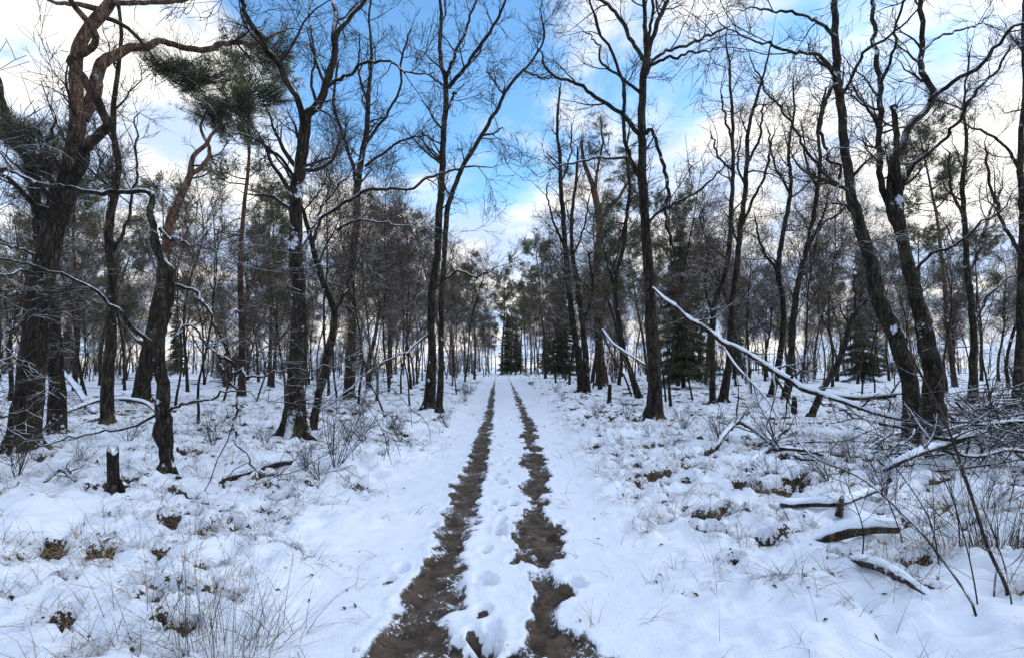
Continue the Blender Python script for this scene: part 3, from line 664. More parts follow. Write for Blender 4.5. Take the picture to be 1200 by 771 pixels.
def pine_proto(name, h, r, seed, crown=.45, dens=1.0, spread=.20):
    global rng
    rng = np.random.default_rng(seed)
    K = 16; P = np.zeros((K, 3)); P[0, 2] = -.3; dr = np.array([rng.normal() * .03, rng.normal() * .03, 1.0])
    for k in range(1, K):
        dr = dr + rng.normal(size=3) * .05 + np.array([0, 0, .10]); dr /= np.linalg.norm(dr); P[k] = P[k - 1] + dr * h / (K - 1)
    P[:, :2] -= np.interp(0, P[:, 2], P[:, 0]), np.interp(0, P[:, 2], P[:, 1])
    s = np.linspace(0, 1, K); Rr = r * (1 - .82 * s ** 1.2); Rr[0] *= 1.35
    A = Acc(); A.tube(P, Rr, 9, rough=.06)
    root = empty(name, (0, 0, 0)); tag(root, None, 'tree')
    d1, e1 = spawn(P[None], Rr[None], 16, 6, h * .10, (70, 105), (.15, 1 - crown), .02, .16, .35, .010, (.3, 1.3), .2)      # dead snags below the crown
    A.tube(d1, e1, 4)
    n1 = int(20 * dens)
    p1, r1 = spawn(P[None], Rr[None], n1, 8, h * spread, (50, 88), (1 - crown, 1), .08, .12, .5, .014, (.6, 1.25), .35)
    A.tube(p1, r1, 5)
    p2, r2 = spawn(p1, r1, 7, 6, h * .075, (30, 65), (.3, 1), .07, .15, .6, .010, (.6, 1.3), .3)
    A.tube(p2, r2, 3)
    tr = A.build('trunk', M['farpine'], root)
    B = Acc()
    dd = p2[:, -1] - p2[:, 0]; dd /= np.linalg.norm(dd, axis=1, keepdims=True) + 1e-9; dd[:, 2] += .3
    for k in (2, 3, 4, 5):
        for j in range(2):
            needles(B, p2[:, k] + rng.normal(size=(len(p2), 3)) * .12, dd, 9, .30, .040, .9)
    cr = B.build('crown', M['needle'], root, smooth=False)
    KIDS[root.name] = [tr, cr]; return root
def spruce_proto(name, h, r, seed, width=.20):
    global rng
    rng = np.random.default_rng(seed)
    K = 10; P = np.stack([np.zeros(K), np.zeros(K), np.linspace(-.3, h, K)], 1); Rr = r * np.linspace(1, .08, K)
    A = Acc(); A.tube(P, Rr, 8, rough=.05); root = empty(name, (0, 0, 0)); tag(root, None, 'tree')
    tr = A.build('trunk', M['dark'], root)
    B = Acc(); W = Acc()
    z = .8
    while z < h * .985:
        f = 1 - z / h; n = rng.integers(4, 7); a0 = rng.uniform(0, 6.3)
        for i in range(n):
            a = a0 + i * 6.283 / n + rng.normal() * .2; L = h * width * (f ** .8) * rng.uniform(.7, 1.15) + .12
            m = max(5, int(L / .11)); s = np.linspace(0, 1, m)
            rad = L * s; zj = z + rng.normal() * .16; zz = zj + .10 * L * s - rng.uniform(.2, .6) * L * s ** 1.5 + .10 * L * s ** 4
            c = np.stack([math.cos(a) * rad, math.sin(a) * rad, zz], 1)
            W.tube(c, np.linspace(.03, .008, m), 3)
            pts = []; dd = []
            for side in (-1, 0, 1):
                k = 3 if side else 1
                for q_ in range(k):
                    off = side * (q_ + 1) / 3 * (.30 * L * (1 - s * .75))
                    pts.append(c + np.stack([-math.sin(a) * off, math.cos(a) * off, -.12 * np.abs(off) + rng.normal(size=m) * .03], 1))
                    dd.append(np.tile([math.cos(a + side * .7), math.sin(a + side * .7), -.25], (m, 1)))
            needles(B, np.concatenate(pts), np.concatenate(dd), 5, .24, .035, .65)
        z += h * .02 + .06
    br = W.build('branches', M['fartwig'], root); br['kind'] = 'stuff'
    cr = B.build('crown', M['spruce'], root, smooth=False)
    KIDS[root.name] = [tr, br, cr]; return root

BIRCH = [bare_proto('birch_tree', 'tree', ['dark', 'dark', 'dark', 'pale', 'dark', 'oak'][i], 13, .066 + .011 * (i % 3), 100 + i, forks=[2, 3, 2, 2, 4, 3][i]) for i in range(6)]
OAK = [bare_proto('oak_tree', 'tree', 'oak', 12, .125, 200 + i, forks=5, asc=(28, 62), n2=40, tip=.012) for i in range(3)]
SAP = [bare_proto('sapling', 'sapling', 'dark', 5.5, .035, 300 + i, forks=2, n2=26, tip=.0055, lean=.12) for i in range(4)]
PINE = [pine_proto('pine_tree', 15, .15, 400 + i, crown=[.40, .5, .36, .62][i], dens=[1, 1.2, .9, 1.4][i], spread=[.19, .17, .2, .15][i]) for i in range(4)]
SPR = [spruce_proto('spruce_tree', 9, .12, 500), spruce_proto('spruce_tree', 13, .16, 501, .16)]
rng = np.random.default_rng(77)
used = set(); placed = []
MARKS = [(45, 'the massive Scots pine'), (195, 'the burled birch'), (346, 'the thick forked tree'), (508, 'the slender V-forked birch'), (590, 'the end of the track'), (684, 'the birch clump'), (764, 'the straight dark trunk'), (850, 'the snowy leaning birch'), (920, 'the sinuous birch'), (1075, 'the twin trunk'), (1165, 'the brush pile')]
def behind(x, y):
    px = CX + x / y * F; return min(MARKS, key=lambda m: abs(m[0] - px))[1]
MARKP = [(m[1], gp(*q)) for m, q in zip(MARKS, [(27, 528), (195, 552), (346, 515), (502, 480), (585, 441), (684, 460), (766, 492), (847, 471), (921, 467), (1071, 517), (1140, 520)])]
def nearest(x, y): return min(MARKP, key=lambda m: (m[1][0] - x) ** 2 + (m[1][1] - y) ** 2)[0]
def put(proto, x, y, sc, label, group, rz=None, tilt=None):
    if '@' in label: bh = behind(x, y); label = label.replace('@', bh); group = group + ' behind ' + bh
    z = gz(x, y); rz = rng.uniform(0, 6.28) if rz is None else rz
    tilt = (rng.normal() * .03, rng.normal() * .03) if tilt is None else tilt
    scl = (sc * rng.uniform(.92, 1.08),) * 2 + (sc,)
    placed.append((x, y))
    if proto.name not in used:
        used.add(proto.name); proto.location = (x, y, z); proto.rotation_euler = (tilt[0], tilt[1], rz); proto.scale = scl
        proto['label'] = label; proto['group'] = group; return proto
    return clone(proto, (x, y, z), rz, scl, label, group, tilt)
KB = ('bare dark birch standing some way behind @', 'birches in the middle ranks')
KO = ('bare brown oak standing some way behind @', 'oaks in the middle ranks')
KP = ('orange barked pine standing some way behind @', 'pines in the middle ranks')
KS = ('thin bare sapling growing behind @', 'saplings between the trees')
KX = ('dark drooping spruce standing some way behind @', 'spruces in the wood')
# trees of the middle ranks, where the photograph shows them
for px, py, kind, sc in [(146, 459, 'b', 1.0), (220, 459, 'b', .9), (100, 470, 'b', .8), (284, 467, 'p', .95), (316, 452, 'p', 1.0), (268, 446, 'b', 1.0), (303, 448, 'o', .9), (385, 462, 'b', .95), (372, 456, 'b', 1.05),
                         (441, 470, 'b', .8), (456, 458, 'b', .85), (470, 462, 's', 1.4), (530, 452, 'b', .85), (545, 448, 'b', .8), (556, 444, 'p', .9), (567, 441, 'b', .8), (432, 455, 'o', .9), (485, 452, 'b', 1.0),
                         (628, 440, 'b', .75), (651, 449, 'b', .85), (712, 449, 'b', 1.0), (725, 452, 'b', 1.0), (786, 478, 's', 1.5), (780, 470, 's', 1.3), (801, 455, 'x', .95), (874, 449, 'b', 1.1), (897, 446, 'o', 1.0),
                         (938, 456, 'b', 1.0), (954, 444, 'p', .85), (982, 446, 'b', .95), (1042, 446, 'o', .9), (1005, 450, 'b', .9), (1119, 446, 'o', .95), (1170, 446, 'o', .9), (1182, 454, 'b', 1.0), (660, 443, 'x', 1.0),
                         (12, 470, 'b', .9), (40, 455, 'p', .9), (88, 458, 'p', .85), (240, 450, 'b', .9), (188, 452, 'p', .9), (820, 446, 'p', .9), (760, 447, 'p', .9), (744, 444, 'b', 1.0), (1085, 446, 'p', .9), (1060, 452, 'b', .9), (1150, 445, 'p', .85),
                         (232, 500, 's', 1.0), (205, 480, 's', 1.2), (262, 470, 's', 1.3), (420, 472, 's', 1.5), (395, 468, 's', 1.4), (300, 470, 's', 1.0), (335, 480, 's', 1.1), (740, 462, 's', 1.4), (812, 468, 's', 1.2), (880, 462, 's', 1.3),
                         (1010, 470, 's', 1.2), (1025, 460, 's', 1.3), (965, 455, 's', 1.4), (1110, 462, 's', 1.5), (1160, 465, 's', 1.4), (695, 455, 's', 1.4), (535, 462, 's', 1.1), (480, 475, 's', 1.0), (450, 485, 's', .8)]:
    g_ = gp(px, py)
    if kind == 'b': put(BIRCH[rng.integers(0, 6)], g_[0], g_[1], sc * rng.uniform(.9, 1.1), *KB)
    if kind == 'o': put(OAK[rng.integers(0, 3)], g_[0], g_[1], sc, *KO)
    if kind == 'p': put(PINE[rng.integers(0, 4)], g_[0], g_[1], sc, *KP)
    if kind == 's': put(SAP[rng.integers(0, 4)], g_[0], g_[1], sc, *KS)
    if kind == 'x': put(SPR[0], g_[0], g_[1], sc, *KX)
# the ranks behind
FB = ('slender bare birch in the far ranks behind @', 'birches in the far ranks')
FO = ('bare oak in the far ranks behind @', 'oaks in the far ranks')
FP = ('green crowned pine in the far ranks behind @', 'pines in the far ranks')
FS = ('bare sapling in the far thicket behind @', 'saplings of the thicket')
FX = ('dark conical spruce in the far ranks behind @', 'far spruces')
cnt = 0; tries = 0
while cnt < 235 and tries < 20000:
    tries += 1
    Y = 31 + 78 * rng.uniform() ** .9; X = rng.uniform(-.95, .95) * Y
    px_ = CX + X / Y * F
    half = 4.2 if Y < 80 else 1.2
    if abs(X - pathc(min(Y, 60)) + .02 * max(Y - 60, 0)) < half: continue
    if px_ > 1130 and rng.uniform() < .7: continue
    if any((X - a) ** 2 + (Y - b) ** 2 < 2.0 ** 2 for a, b in placed): continue
    u = rng.uniform(); right = X > 0
    sc = rng.uniform(.8, 1.12)
    if u < .56: put(BIRCH[rng.integers(0, 6)], X, Y, sc, *FB)
    elif u < .62: put(OAK[rng.integers(0, 3)], X, Y, sc, *FO)
    elif u < .80: put(PINE[rng.integers(0, 4)], X, Y, sc * .92, *FP)
    elif u < .815: put(SPR[rng.integers(0, 2)], X, Y, sc * .9, *FX)
    else: put(SAP[rng.integers(0, 4)], X, Y, sc * 1.15, *FS)
    cnt += 1
BUSH = []
for i in range(3):
    rng = np.random.default_rng(700 + i); root = empty('leafless_bush', (0, 0, 0)); tag(root, None, 'bush')
    n = 12; P = np.zeros((n, 7, 3)); an = rng.uniform(0, 6.28, n); tl = rng.uniform(.05, .6, n); hh = rng.uniform(2.0, 4.2, (n, 1))
    dr = np.stack([np.cos(an) * np.sin(tl), np.sin(an) * np.sin(tl), np.cos(tl)], 1); P[:, 0] = dr * [.4, .4, 0] - [0, 0, .15]
    for k in range(1, 7): P[:, k] = P[:, k - 1] + dr * hh / 6; dr = dr + rng.normal(size=(n, 3)) * .12; dr /= np.linalg.norm(dr, axis=1, keepdims=True)
    Rr = np.tile(np.linspace(.022, .007, 7), (n, 1)); A = Acc(); A.tube(P, Rr, 4); k1 = A.build('stems', M['fartwig'], root)
    A = Acc(); a, r_ = spawn(P, Rr, 12, 5, 1.2, (25, 60), (.12, 1), .03, .16, .7, .007, (.4, 1.3), .3); A.tube(a, r_, 3)
    a3, r3 = spawn(a, r_, 5, 3, .5, (25, 60), (.2, 1), .0, .16, .8, .006, (.4, 1.3), .3); A.tube(a3, r3, 3); k2 = A.build('twigs', M['fartwig'], root); k2['kind'] = 'stuff'
    KIDS[root.name] = [k1, k2]; BUSH.append(root)
rng = np.random.default_rng(78); cnt = 0
while cnt < 50:
    Y = 36 + 72 * rng.uniform() ** .8; X = rng.uniform(-.95, .86) * Y
    if abs(X + .5) < 4.5 and Y < 88: continue
    if X > .05 * Y and rng.uniform() < .5: continue
    put(BUSH[rng.integers(0, 3)], X, Y, rng.uniform(.6, 1.15), 'brown leafless bush in the undergrowth behind @', 'bushes'); cnt += 1
# trees closing the end of the track
EP = ('tall green pine closing the far end of the track', 'pines closing the end of the track')
for px, Y, sc, k in [(588, 96, 1.18, 0), (610, 100, 1.1, 3), (622, 92, .95, 1), (640, 92, 1.05, 2), (655, 98, 1.15, 3), (545, 96, 1.1, 1), (528, 90, 1.0, 0), (553, 104, .8, 3), (600, 118, .8, 3), (630, 116, .9, 1), (572, 122, .72, 3), (581, 112, .62, 1), (594, 104, .9, 2), (604, 94, .8, 3), (616, 108, 1.0, 0), (648, 106, 1.0, 1), (636, 98, .7, 3), (562, 112, .75, 3), (626, 102, .85, 0), (668, 104, 1.0, 2)]:
    put(PINE[k], (px - CX) / F * Y, Y, sc, *EP)
for px, Y, sc, k in [(594, 101, .80, 1), (606, 108, .8, 0), (642, 104, .9, 1)]:
    put(SPR[k], (px - CX) / F * Y, Y, sc, 'dark spruce closing the far end of the track', 'spruces closing the end of the track')
# everything farther off reads as one mass
rng = np.random.default_rng(91)
W = Acc(); Bn = Acc()
nF = 330; Yf = rng.uniform(108, 175, nF); Xf = rng.uniform(-.98, .98, nF) * Yf
keep = ~((Xf / Yf * F + CX > 1140) & (rng.uniform(size=nF) < .75)); Yf, Xf = Yf[keep], Xf[keep]; nF = len(Yf)
hf = rng.uniform(8, 15, nF); K = 8
P = np.zeros((nF, K, 3)); s = np.linspace(0, 1, K)
P[:, :, 0] = Xf[:, None] + rng.normal(size=(nF, 1)) * 1.0 * s + np.cumsum(rng.normal(size=(nF, K)) * .12, 1); P[:, :, 1] = Yf[:, None]; P[:, :, 2] = -.4 + hf[:, None] * s
Rr = rng.uniform(.09, .17, (nF, 1)) * (1 - .85 * s); W.tube(P, Rr, 4)
a2, b2 = spawn(P, Rr, 12, 4, 2.8, (28, 65), (.12, 1), .06, .15, .5, .02, (.4, 1.3), .4); W.tube(a2, b2, 3)
a3, b3 = spawn(a2, b2, 3, 3, 1.2, (25, 60), (.1, 1), .0, .2, .7, .014, (.4, 1.3), .3); W.tube(a3, b3, 3)
nT = 300; Yt = rng.uniform(75, 150, nT); Xt = rng.uniform(-.98, .80, nT) * Yt; kk = np.abs(Xt + 1.5) > 3.0; Yt, Xt = Yt[kk], Xt[kk]; nT = len(Yt)
P = np.zeros((nT, 4, 3)); s = np.linspace(0, 1, 4); P[:, :, 0] = Xt[:, None] + rng.normal(size=(nT, 1)) * .5 * s; P[:, :, 1] = Yt[:, None]; P[:, :, 2] = -.3 + rng.uniform(2.2, 5, (nT, 1)) * s
Rr = rng.uniform(.03, .06, (nT, 1)) * (1 - .7 * s); W.tube(P, Rr, 3)
a2, b2 = spawn(P, Rr, 16, 4, 2.2, (25, 60), (.02, .9), .08, .14, .6, .014, (.5, 1.3), .3); W.tube(a2, b2, 3)
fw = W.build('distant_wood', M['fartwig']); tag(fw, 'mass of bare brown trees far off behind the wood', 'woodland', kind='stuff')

# ---------------------------------------------------------------- fallen wood
rng = np.random.default_rng(55)
def snowcap(acc, P, Rr, th, gaps=.25, wide=.92):
    n = len(P); L = np.arange(n) * np.linalg.norm(np.diff(P, axis=0), axis=1).mean()
    k = sst(vnoise(L * 2.6 + rng.uniform(0, 90), np.zeros(n)) + .35 * vnoise(L * 8 + 5, np.zeros(n)) + 1.25 - 1.5 * gaps, .0, .5)
    v = 1 + .30 * vnoise(L * 5 + rng.uniform(0, 90), np.zeros(n)) + .2 * vnoise(L * 13, np.zeros(n))
    Q = P.copy(); Q[:, 2] += (Rr * .72 + th * .25) * k
    rr = Rr * (.55 + (wide - .55) * k) * (.5 + .5 * np.clip(v, .4, 1.4)) + th * .15 * k * v
    rr[0] *= .35; rr[-1] *= .35
    acc.tube(Q, rr, 8, rough=.14, freq=5, cap=True, squash=float(np.clip((th * .5 + .5 * Rr.mean()) / max(Rr.mean(), 1e-3), .5, 1.6)))
def log(name, label, rows, cat='log', th=.05, mat='deadwood', K=26, twigs=0, tl=.9, stubs=(), group=None, sides=10, gaps=.2, twigmat='deadwood'):
    """rows: world x,y,z,radius"""
    c = crom(rows, K); P, Rr = c[:, :3], np.maximum(c[:, 3], .005)
    b = P.mean(0); b = np.array([P[0, 0], P[0, 1], P[:, 2].min()])
    root = empty(name, tuple(b)); tag(root, label, cat, group)
    A = Acc(); A.tube(P, Rr, sides, rough=.10, freq=3, cap=True)
    A.build('bark', M[mat], root, origin=b)
    if th > 0:
        S = Acc(); snowcap(S, P, Rr, th, gaps); S.build('snow_cover', M['snow'], root, origin=b)
    if twigs:
        T_ = Acc(); a, r_ = spawn(P[None], Rr[None], twigs, 7, tl, (30, 75), (.2, 1), .0, .2, .55, .004, (.4, 1.4), .2)
        a[..., 2] = np.maximum(a[..., 2], .05); T_.tube(a, r_, 5)
        a3, r3 = spawn(a, r_, 4, 5, tl * .5, (25, 60), (.2, 1), .0, .2, .6, .003, (.4, 1.3), .3); a3[..., 2] = np.maximum(a3[..., 2], .04); T_.tube(a3, r3, 3)
        T_.build('side_twigs', M[twigmat], root, origin=b)['kind'] = 'stuff'
    for st in stubs:
        s_ = Acc(); cc = crom(st, 8); s_.tube(cc[:, :3], cc[:, 3], 7, rough=.12, cap=True); s_.build('branch_stub', M['deadwood'], root, origin=b)
    return root
def pix(pts, Y0, Y1):
    n = len(pts); out = []
    for i, p in enumerate(pts):
        Y = Y0 + (Y1 - Y0) * i / (n - 1); c = at(p[0], p[1], Y); out.append([*c, p[2] * .5 * Y / F])
    return out
Yt7, Yt8 = gp(766, 492)[1], gp(1071, 517)[1]
# the long leaning pole and its boughs
log('leaning_birch', 'long snow covered birch fallen aslant against the dark twin trunks',
    pix([(765, 337, 2.5), (779, 351, 4), (793, 360, 4.6), (808, 374, 5), (823, 382, 5.6), (847, 401, 6), (862, 407, 6.2), (879, 417, 6.4), (911, 437, 6.6), (928, 446, 6.6), (943, 456, 6.6), (975, 463, 6.6), (1007, 466, 6), (1050, 463, 5)], Yt7 - .4, Yt8 + .7), 'fallen tree', th=.02, K=90, twigs=16, tl=1.2, gaps=.4)
log('fallen_branch', 'forked lower bough of the fallen leaning birch sloping to the ground', pix([(955, 459, 5), (975, 466, 5), (996, 473, 5), (1023, 483, 4.5), (1058, 492, 4)], Yt8 + 1.4, Yt8 + .3), 'branch', th=.03, twigs=3)
log('fallen_branch', 'thin broken bough hanging from the leaning birch into snow', pix([(847, 405, 2.4), (860, 425, 2.4), (873, 440, 2.3), (900, 469, 2.2), (916, 496, 2), (935, 520, 1.6)], 15.6, 13.0), 'branch', th=.006, twigs=9, tl=1.3)
log('fallen_branch', 'snow topped branch caught between birch stems right of the ruts', pix([(706, 386, 2), (718, 402, 2.4), (732, 412, 2.6), (757, 428, 3)], 21, 18.5), 'branch', th=.012, twigs=3)
def lying(name, label, pts, th=.05, cat='log', **kw):
    rows = []
    for px, py, wpx, up in pts:
        g_ = gp(px, py); r_ = wpx * .5 * g_[1] / F; rows.append([g_[0], g_[1], g_[2] + r_ * .45 + up, r_])
    return log(name, label, rows, cat, th, **kw)
lying('fallen_log', 'dark half buried log lying left of the track below the burled birch', [(206, 560, 6, 0), (245, 560, 9, .01), (285, 556, 9, .0), (315, 549, 8, .02), (340, 543, 6, .02)], th=0, mat='dark')
lg = gp(985, 597)
lying('fallen_log', 'thin snowy log with an upright broken stub', [(916, 594, 6, .02), (950, 594, 7, .04), (985, 592, 7, .04), (1032, 587, 5, .06)], th=.035,
      stubs=[[[lg[0] - .02, lg[1], lg[2] + .02, .035], [lg[0], lg[1], lg[2] + .12, .03], [lg[0] + .03, lg[1], lg[2] + .24, .012]]])
lying('fallen_log', 'short thick log end under a smooth snow pillow', [(935, 626, 10, -.10), (975, 628, 14, .0), (1015, 630, 14, .05), (1053, 630, 11, .09)], th=.03, gaps=.15, K=60)
lying('fallen_log', 'splintered snow capped log slanting towards the broom bush', [(970, 644, 7, -.03), (1010, 660, 12, .03), (1050, 676, 11, .03), (1098, 690, 6, -.03)], th=.018, gaps=.4, K=60)
lying('fallen_log', 'snowy log leaning among trunks beside the Scots pine', [(110, 484, 6, .0), (97, 474, 6, .3), (84, 466, 5.5, .65), (70, 458, 5, 1.0)], th=.02)
lying('fallen_branch', 'low bare branch lying across snow near the leaning orange pine', [(75, 486, 3, .1), (120, 480, 4, .25), (165, 478, 4, .15), (185, 486, 3, .05)], th=.03, cat='branch', twigs=4)
lying('fallen_branch', 'small forked stick on snow near the broken stump', [(52, 566, 3, .02), (70, 562, 4, .05), (88, 566, 3, .02)], th=.0, cat='branch', twigs=3, tl=.35)
lying('fallen_branch', 'arched dead branch with fan of twigs right of the straight dark trunk', [(838, 530, 4, .0), (849, 522, 5, .18), (868, 518, 5, .30), (898, 524, 5, .15), (920, 532, 5, .0)], th=.012, cat='branch', twigs=16, tl=.8)
lying('fallen_branch', 'snow laden branch spread flat before the arched dead branch', [(880, 540, 4, .0), (905, 530, 5, .06), (935, 533, 5, .04), (960, 548, 3, .0)], th=.018, cat='branch', twigs=10, tl=.8)
lying('fallen_branch', 'thick snow topped branch laid across the front of the brush pile', [(1035, 556, 5, .05), (1070, 552, 7, .16), (1110, 548, 8, .28), (1150, 540, 7, .40)], th=.03, cat='branch', twigs=5)
for i in range(70):                              # the heap of cut branches
    px, py = rng.uniform(1085, 1230), rng.uniform(478, 558)
    if i % 5 == 0: px = rng.uniform(985, 1090)
    g_ = gp(px, py); L = rng.uniform(.7, 2.0); an = rng.uniform(-.9, .9) + (math.pi if rng.uniform() < .5 else 0); hgt = rng.uniform(.02, .75) * min(1, (px - 1060) / 70) if px > 1085 else rng.uniform(.02, .12)
    r_ = rng.uniform(.008, .026); dv = np.array([math.cos(an), math.sin(an), rng.uniform(-.4, .4)])
    rows = []
    for k in range(5):
        s_ = k / 4 - .5; p = g_ + dv * L * s_ + rng.normal(size=3) * .06; p[2] = max(gz(p[0], p[1]) + r_ * .6, g_[2] + hgt + dv[2] * L * s_ + rng.normal() * .04); rows.append([*p, r_ * (1.15 - .7 * k / 4)])
    log('heaped_branch', 'bare branch heaped in the brush pile under the twin trunk', rows, 'branch', th=(.010 if rng.uniform() < .3 else 0), K=16, twigs=int(rng.integers(5, 11)), tl=.8, group='branches of the brush pile', sides=6, mat='dark', twigmat='twig')
# stump
g_ = gp(134, 574); r_ = 6.0 * g_[1] / F
A = Acc(); hS = .44
zz = np.linspace(0, 1, 12)
P = np.stack([g_[0] - .035 * zz, g_[1] + 0 * zz, g_[2] - .12 + (hS + .12) * zz], 1)
st = empty('tree_stump', tuple(g_)); tag(st, 'broken dark stump standing alone in snow left of the burled birch', 'stump')
A.tube(P, r_ * (1.25 - .5 * zz + .25 * zz ** 2), 12, rough=.16, freq=4, cap=True); vv_ = A.v[0]; top_ = vv_[:, 2] > P[-1, 2] - .03; vv_[top_, 2] += rng.uniform(-.07, .05, top_.sum())
for k in range(4):
    an = k * 1.57 + .5; rt = crom([[g_[0] + math.cos(an) * r_ * .5, g_[1] + math.sin(an) * r_ * .5, g_[2] + .12, .035], [g_[0] + math.cos(an) * r_ * 1.2, g_[1] + math.sin(an) * r_ * 1.2, g_[2] + .02, .03], [g_[0] + math.cos(an) * r_ * 2, g_[1] + math.sin(an) * r_ * 2, g_[2] - .08, .012]], 6); A.tube(rt[:, :3], rt[:, 3], 6, rough=.1)
A.build('bark', M['dark'], st, origin=g_)
S = Acc(); S.tube(np.array([[P[-1, 0], P[-1, 1], P[-1, 2] - .05], [P[-1, 0] - .01, P[-1, 1], P[-1, 2] + .012]]), np.array([r_ * .7, r_ * .45]), 10, rough=.1, cap=True); S.build('snow_cover', M['snow'], st, origin=g_)
for k, (px, py, hh) in enumerate([(714, 473, .75), (930, 486, .6)]):
    g_ = gp(px, py); A = Acc(); P = np.stack([g_[0] + .04 * zz, g_[1] + 0 * zz, g_[2] - .1 + (hh + .1) * zz], 1)
    st = empty('tree_stump', tuple(g_)); tag(st, ['snow sided stump in front of the birch clump', 'thin snag beside the slanting sapling'][k], 'stump')
    A.tube(P, .075 * (1.2 - .4 * zz), 10, rough=.15, freq=4, cap=True); A.build('bark', M['snowy'], st, origin=g_)
    S = Acc(); S.tube(P[-2:] + [0, 0, .02], np.array([.05, .04]), 8, cap=True); S.build('snow_cover', M['snow'], st, origin=g_)

# ---------------------------------------------------------------- rushes, broom, shrubs, grass
def blades(acc, base, dr, L, wd, bend, K=5):
    """curved tapering ribbons; arrays of n"""
    n = len(base); s = np.linspace(0, 1, K)
    dr = dr / np.linalg.norm(dr, axis=1, keepdims=True)
    side = np.cross(dr, np.array([0, 0, 1.0]) + rng.normal(size=(n, 3)) * .4); side /= np.linalg.norm(side, axis=1, keepdims=True) + 1e-9
    hz = dr.copy(); hz[:, 2] = 0; hz /= np.linalg.norm(hz, axis=1, keepdims=True) + 1e-9
    P = base[:, None] + dr[:, None] * (L[:, None] * s)[..., None] + (bend[:, None] * L[:, None] * s ** 2.2)[..., None] * (hz * .8 + np.array([0, 0, -.75]))[:, None]
    wv = wd[:, None] * (1 - .85 * s)
    v = np.stack([P - side[:, None] * wv[..., None], P + side[:, None] * wv[..., None]], 2)      # n,K,2,3
    i = np.arange(n)[:, None] * K * 2; k = np.arange(K - 1)[None] * 2
    q = np.stack([i + k, i + k + 1, i + k + 3, i + k + 2], -1).reshape(-1, 4)
    acc.raw(v.reshape(-1, 3), q)
def clump(name, label, cat, px, py, n, L, spread, tilt, mat, bend=(.0, .35), wd=.0025, group=None, stiff=.0):
    g_ = gp(px, py); root = empty(name, tuple(g_)); tag(root, label, cat, group)
    an = rng.uniform(0, 6.28, n); rr = spread * np.sqrt(rng.uniform(size=n))
    base = np.stack([g_[0] + np.cos(an) * rr, g_[1] + np.sin(an) * rr * .8, np.zeros(n)], 1); base[:, 2] = ground(base[:, 0], base[:, 1]) - .03
    a2 = an + rng.normal(size=n) * .6; tl = np.abs(rng.normal(size=n)) * tilt
    dr = np.stack([np.cos(a2) * np.sin(tl), np.sin(a2) * np.sin(tl), np.cos(tl)], 1)
    A = Acc(); blades(A, base, dr, L * rng.uniform(.45, 1.15, n), np.full(n, wd), rng.uniform(bend[0], bend[1], n)); A.build('stems', M[mat], root, origin=g_)
    # fallen litter blades at the foot
    m = n // 2; an = rng.uniform(0, 6.28, m); tl = rng.uniform(1.0, 1.5, m)
    dr = np.stack([np.cos(an) * np.sin(tl), np.sin(an) * np.sin(tl), np.cos(tl)], 1)
    A = Acc(); blades(A, base[:m], dr, L * rng.uniform(.3, .8, m), np.full(m, wd), rng.uniform(0, .25, m)); A.build('withered_blades', M['grass'], root, origin=g_)
    return root
clump('rush_clump', 'big clump of thin dark rushes rising from snow left of the track', 'rushes', 262, 752, 150, .62, .26, .45, 'rush', wd=.0017)
clump('rush_clump', 'sparse fan of long arching stems beside the big rush clump', 'rushes', 330, 735, 26, .62, .16, .75, 'rush', bend=(.3, .8), wd=.0022)
clump('rush_clump', 'loose tuft of pale stems behind the big rush clump', 'rushes', 190, 735, 34, .55, .35, .6, 'grass', wd=.002)
clump('broom_bush', 'green twiggy broom bush poking out of snow behind the slanting log', 'bush', 1172, 655, 150, .62, .22, .33, 'broom', bend=(0, .2), wd=.0028)
clump('broom_bush', 'small brownish broom bush between log and brush pile', 'bush', 1120, 648, 70, .42, .22, .5, 'broom', bend=(0, .3), wd=.0025)
clump('broom_bush', 'low dry broom tuft beside the splintered log', 'bush', 1060, 660, 60, .36, .25, .55, 'grass', wd=.0022)
# arching shoots by the broom
def shoot(name, label, pts, Y0, Y1, tw, group=None):
    rows = pix(pts, Y0, Y1); rows = [[rows[0][0], rows[0][1], gz(rows[0][0], rows[0][1]) - .15, rows[0][3]]] + rows; c = crom(rows, 24); P, Rr = c[:, :3], c[:, 3]
    b = P[0]; root = empty(name, tuple(b)); tag(root, label, 'shoot', group)
    A = Acc(); A.tube(P, np.maximum(Rr, .003), 6, rough=.08); A.build('stem', M['twig'], root, origin=b)
    A = Acc(); a, r_ = spawn(P[None], Rr[None], tw, 6, .5, (25, 60), (.2, 1), .05, .14, .5, .002, (.4, 1.3), .3); A.tube(a, r_, 4)
    a3, r3 = spawn(a, r_, 4, 4, .22, (25, 55), (.2, 1), .03, .15, .6, .0015, (.4, 1.3), .3); A.tube(a3, r3, 3); A.build('twigs', M['twig'], root, origin=b)['kind'] = 'stuff'
    return root
ya = gp(1178, 686)[1]; yb = gp(1140, 712)[1]
shoot('arching_shoot', 'thick mossy shoot arching up from broom bush towards the twin trunk', [(1180, 690, 4), (1158, 642, 3.8), (1136, 574, 3.4), (1121, 529, 3), (1102, 480, 2.6), (1080, 440, 2.6), (1062, 405, 1.6)], ya, ya + 1.2, 7)
shoot('arching_shoot', 'long thin dark shoot slanting left over the snowy logs', [(1142, 712, 2.8), (1094, 642, 2.6), (1060, 604, 2.3), (1011, 561, 2.5), (951, 533, 2), (925, 500, 1.4)], yb, yb + 2.2, 10)
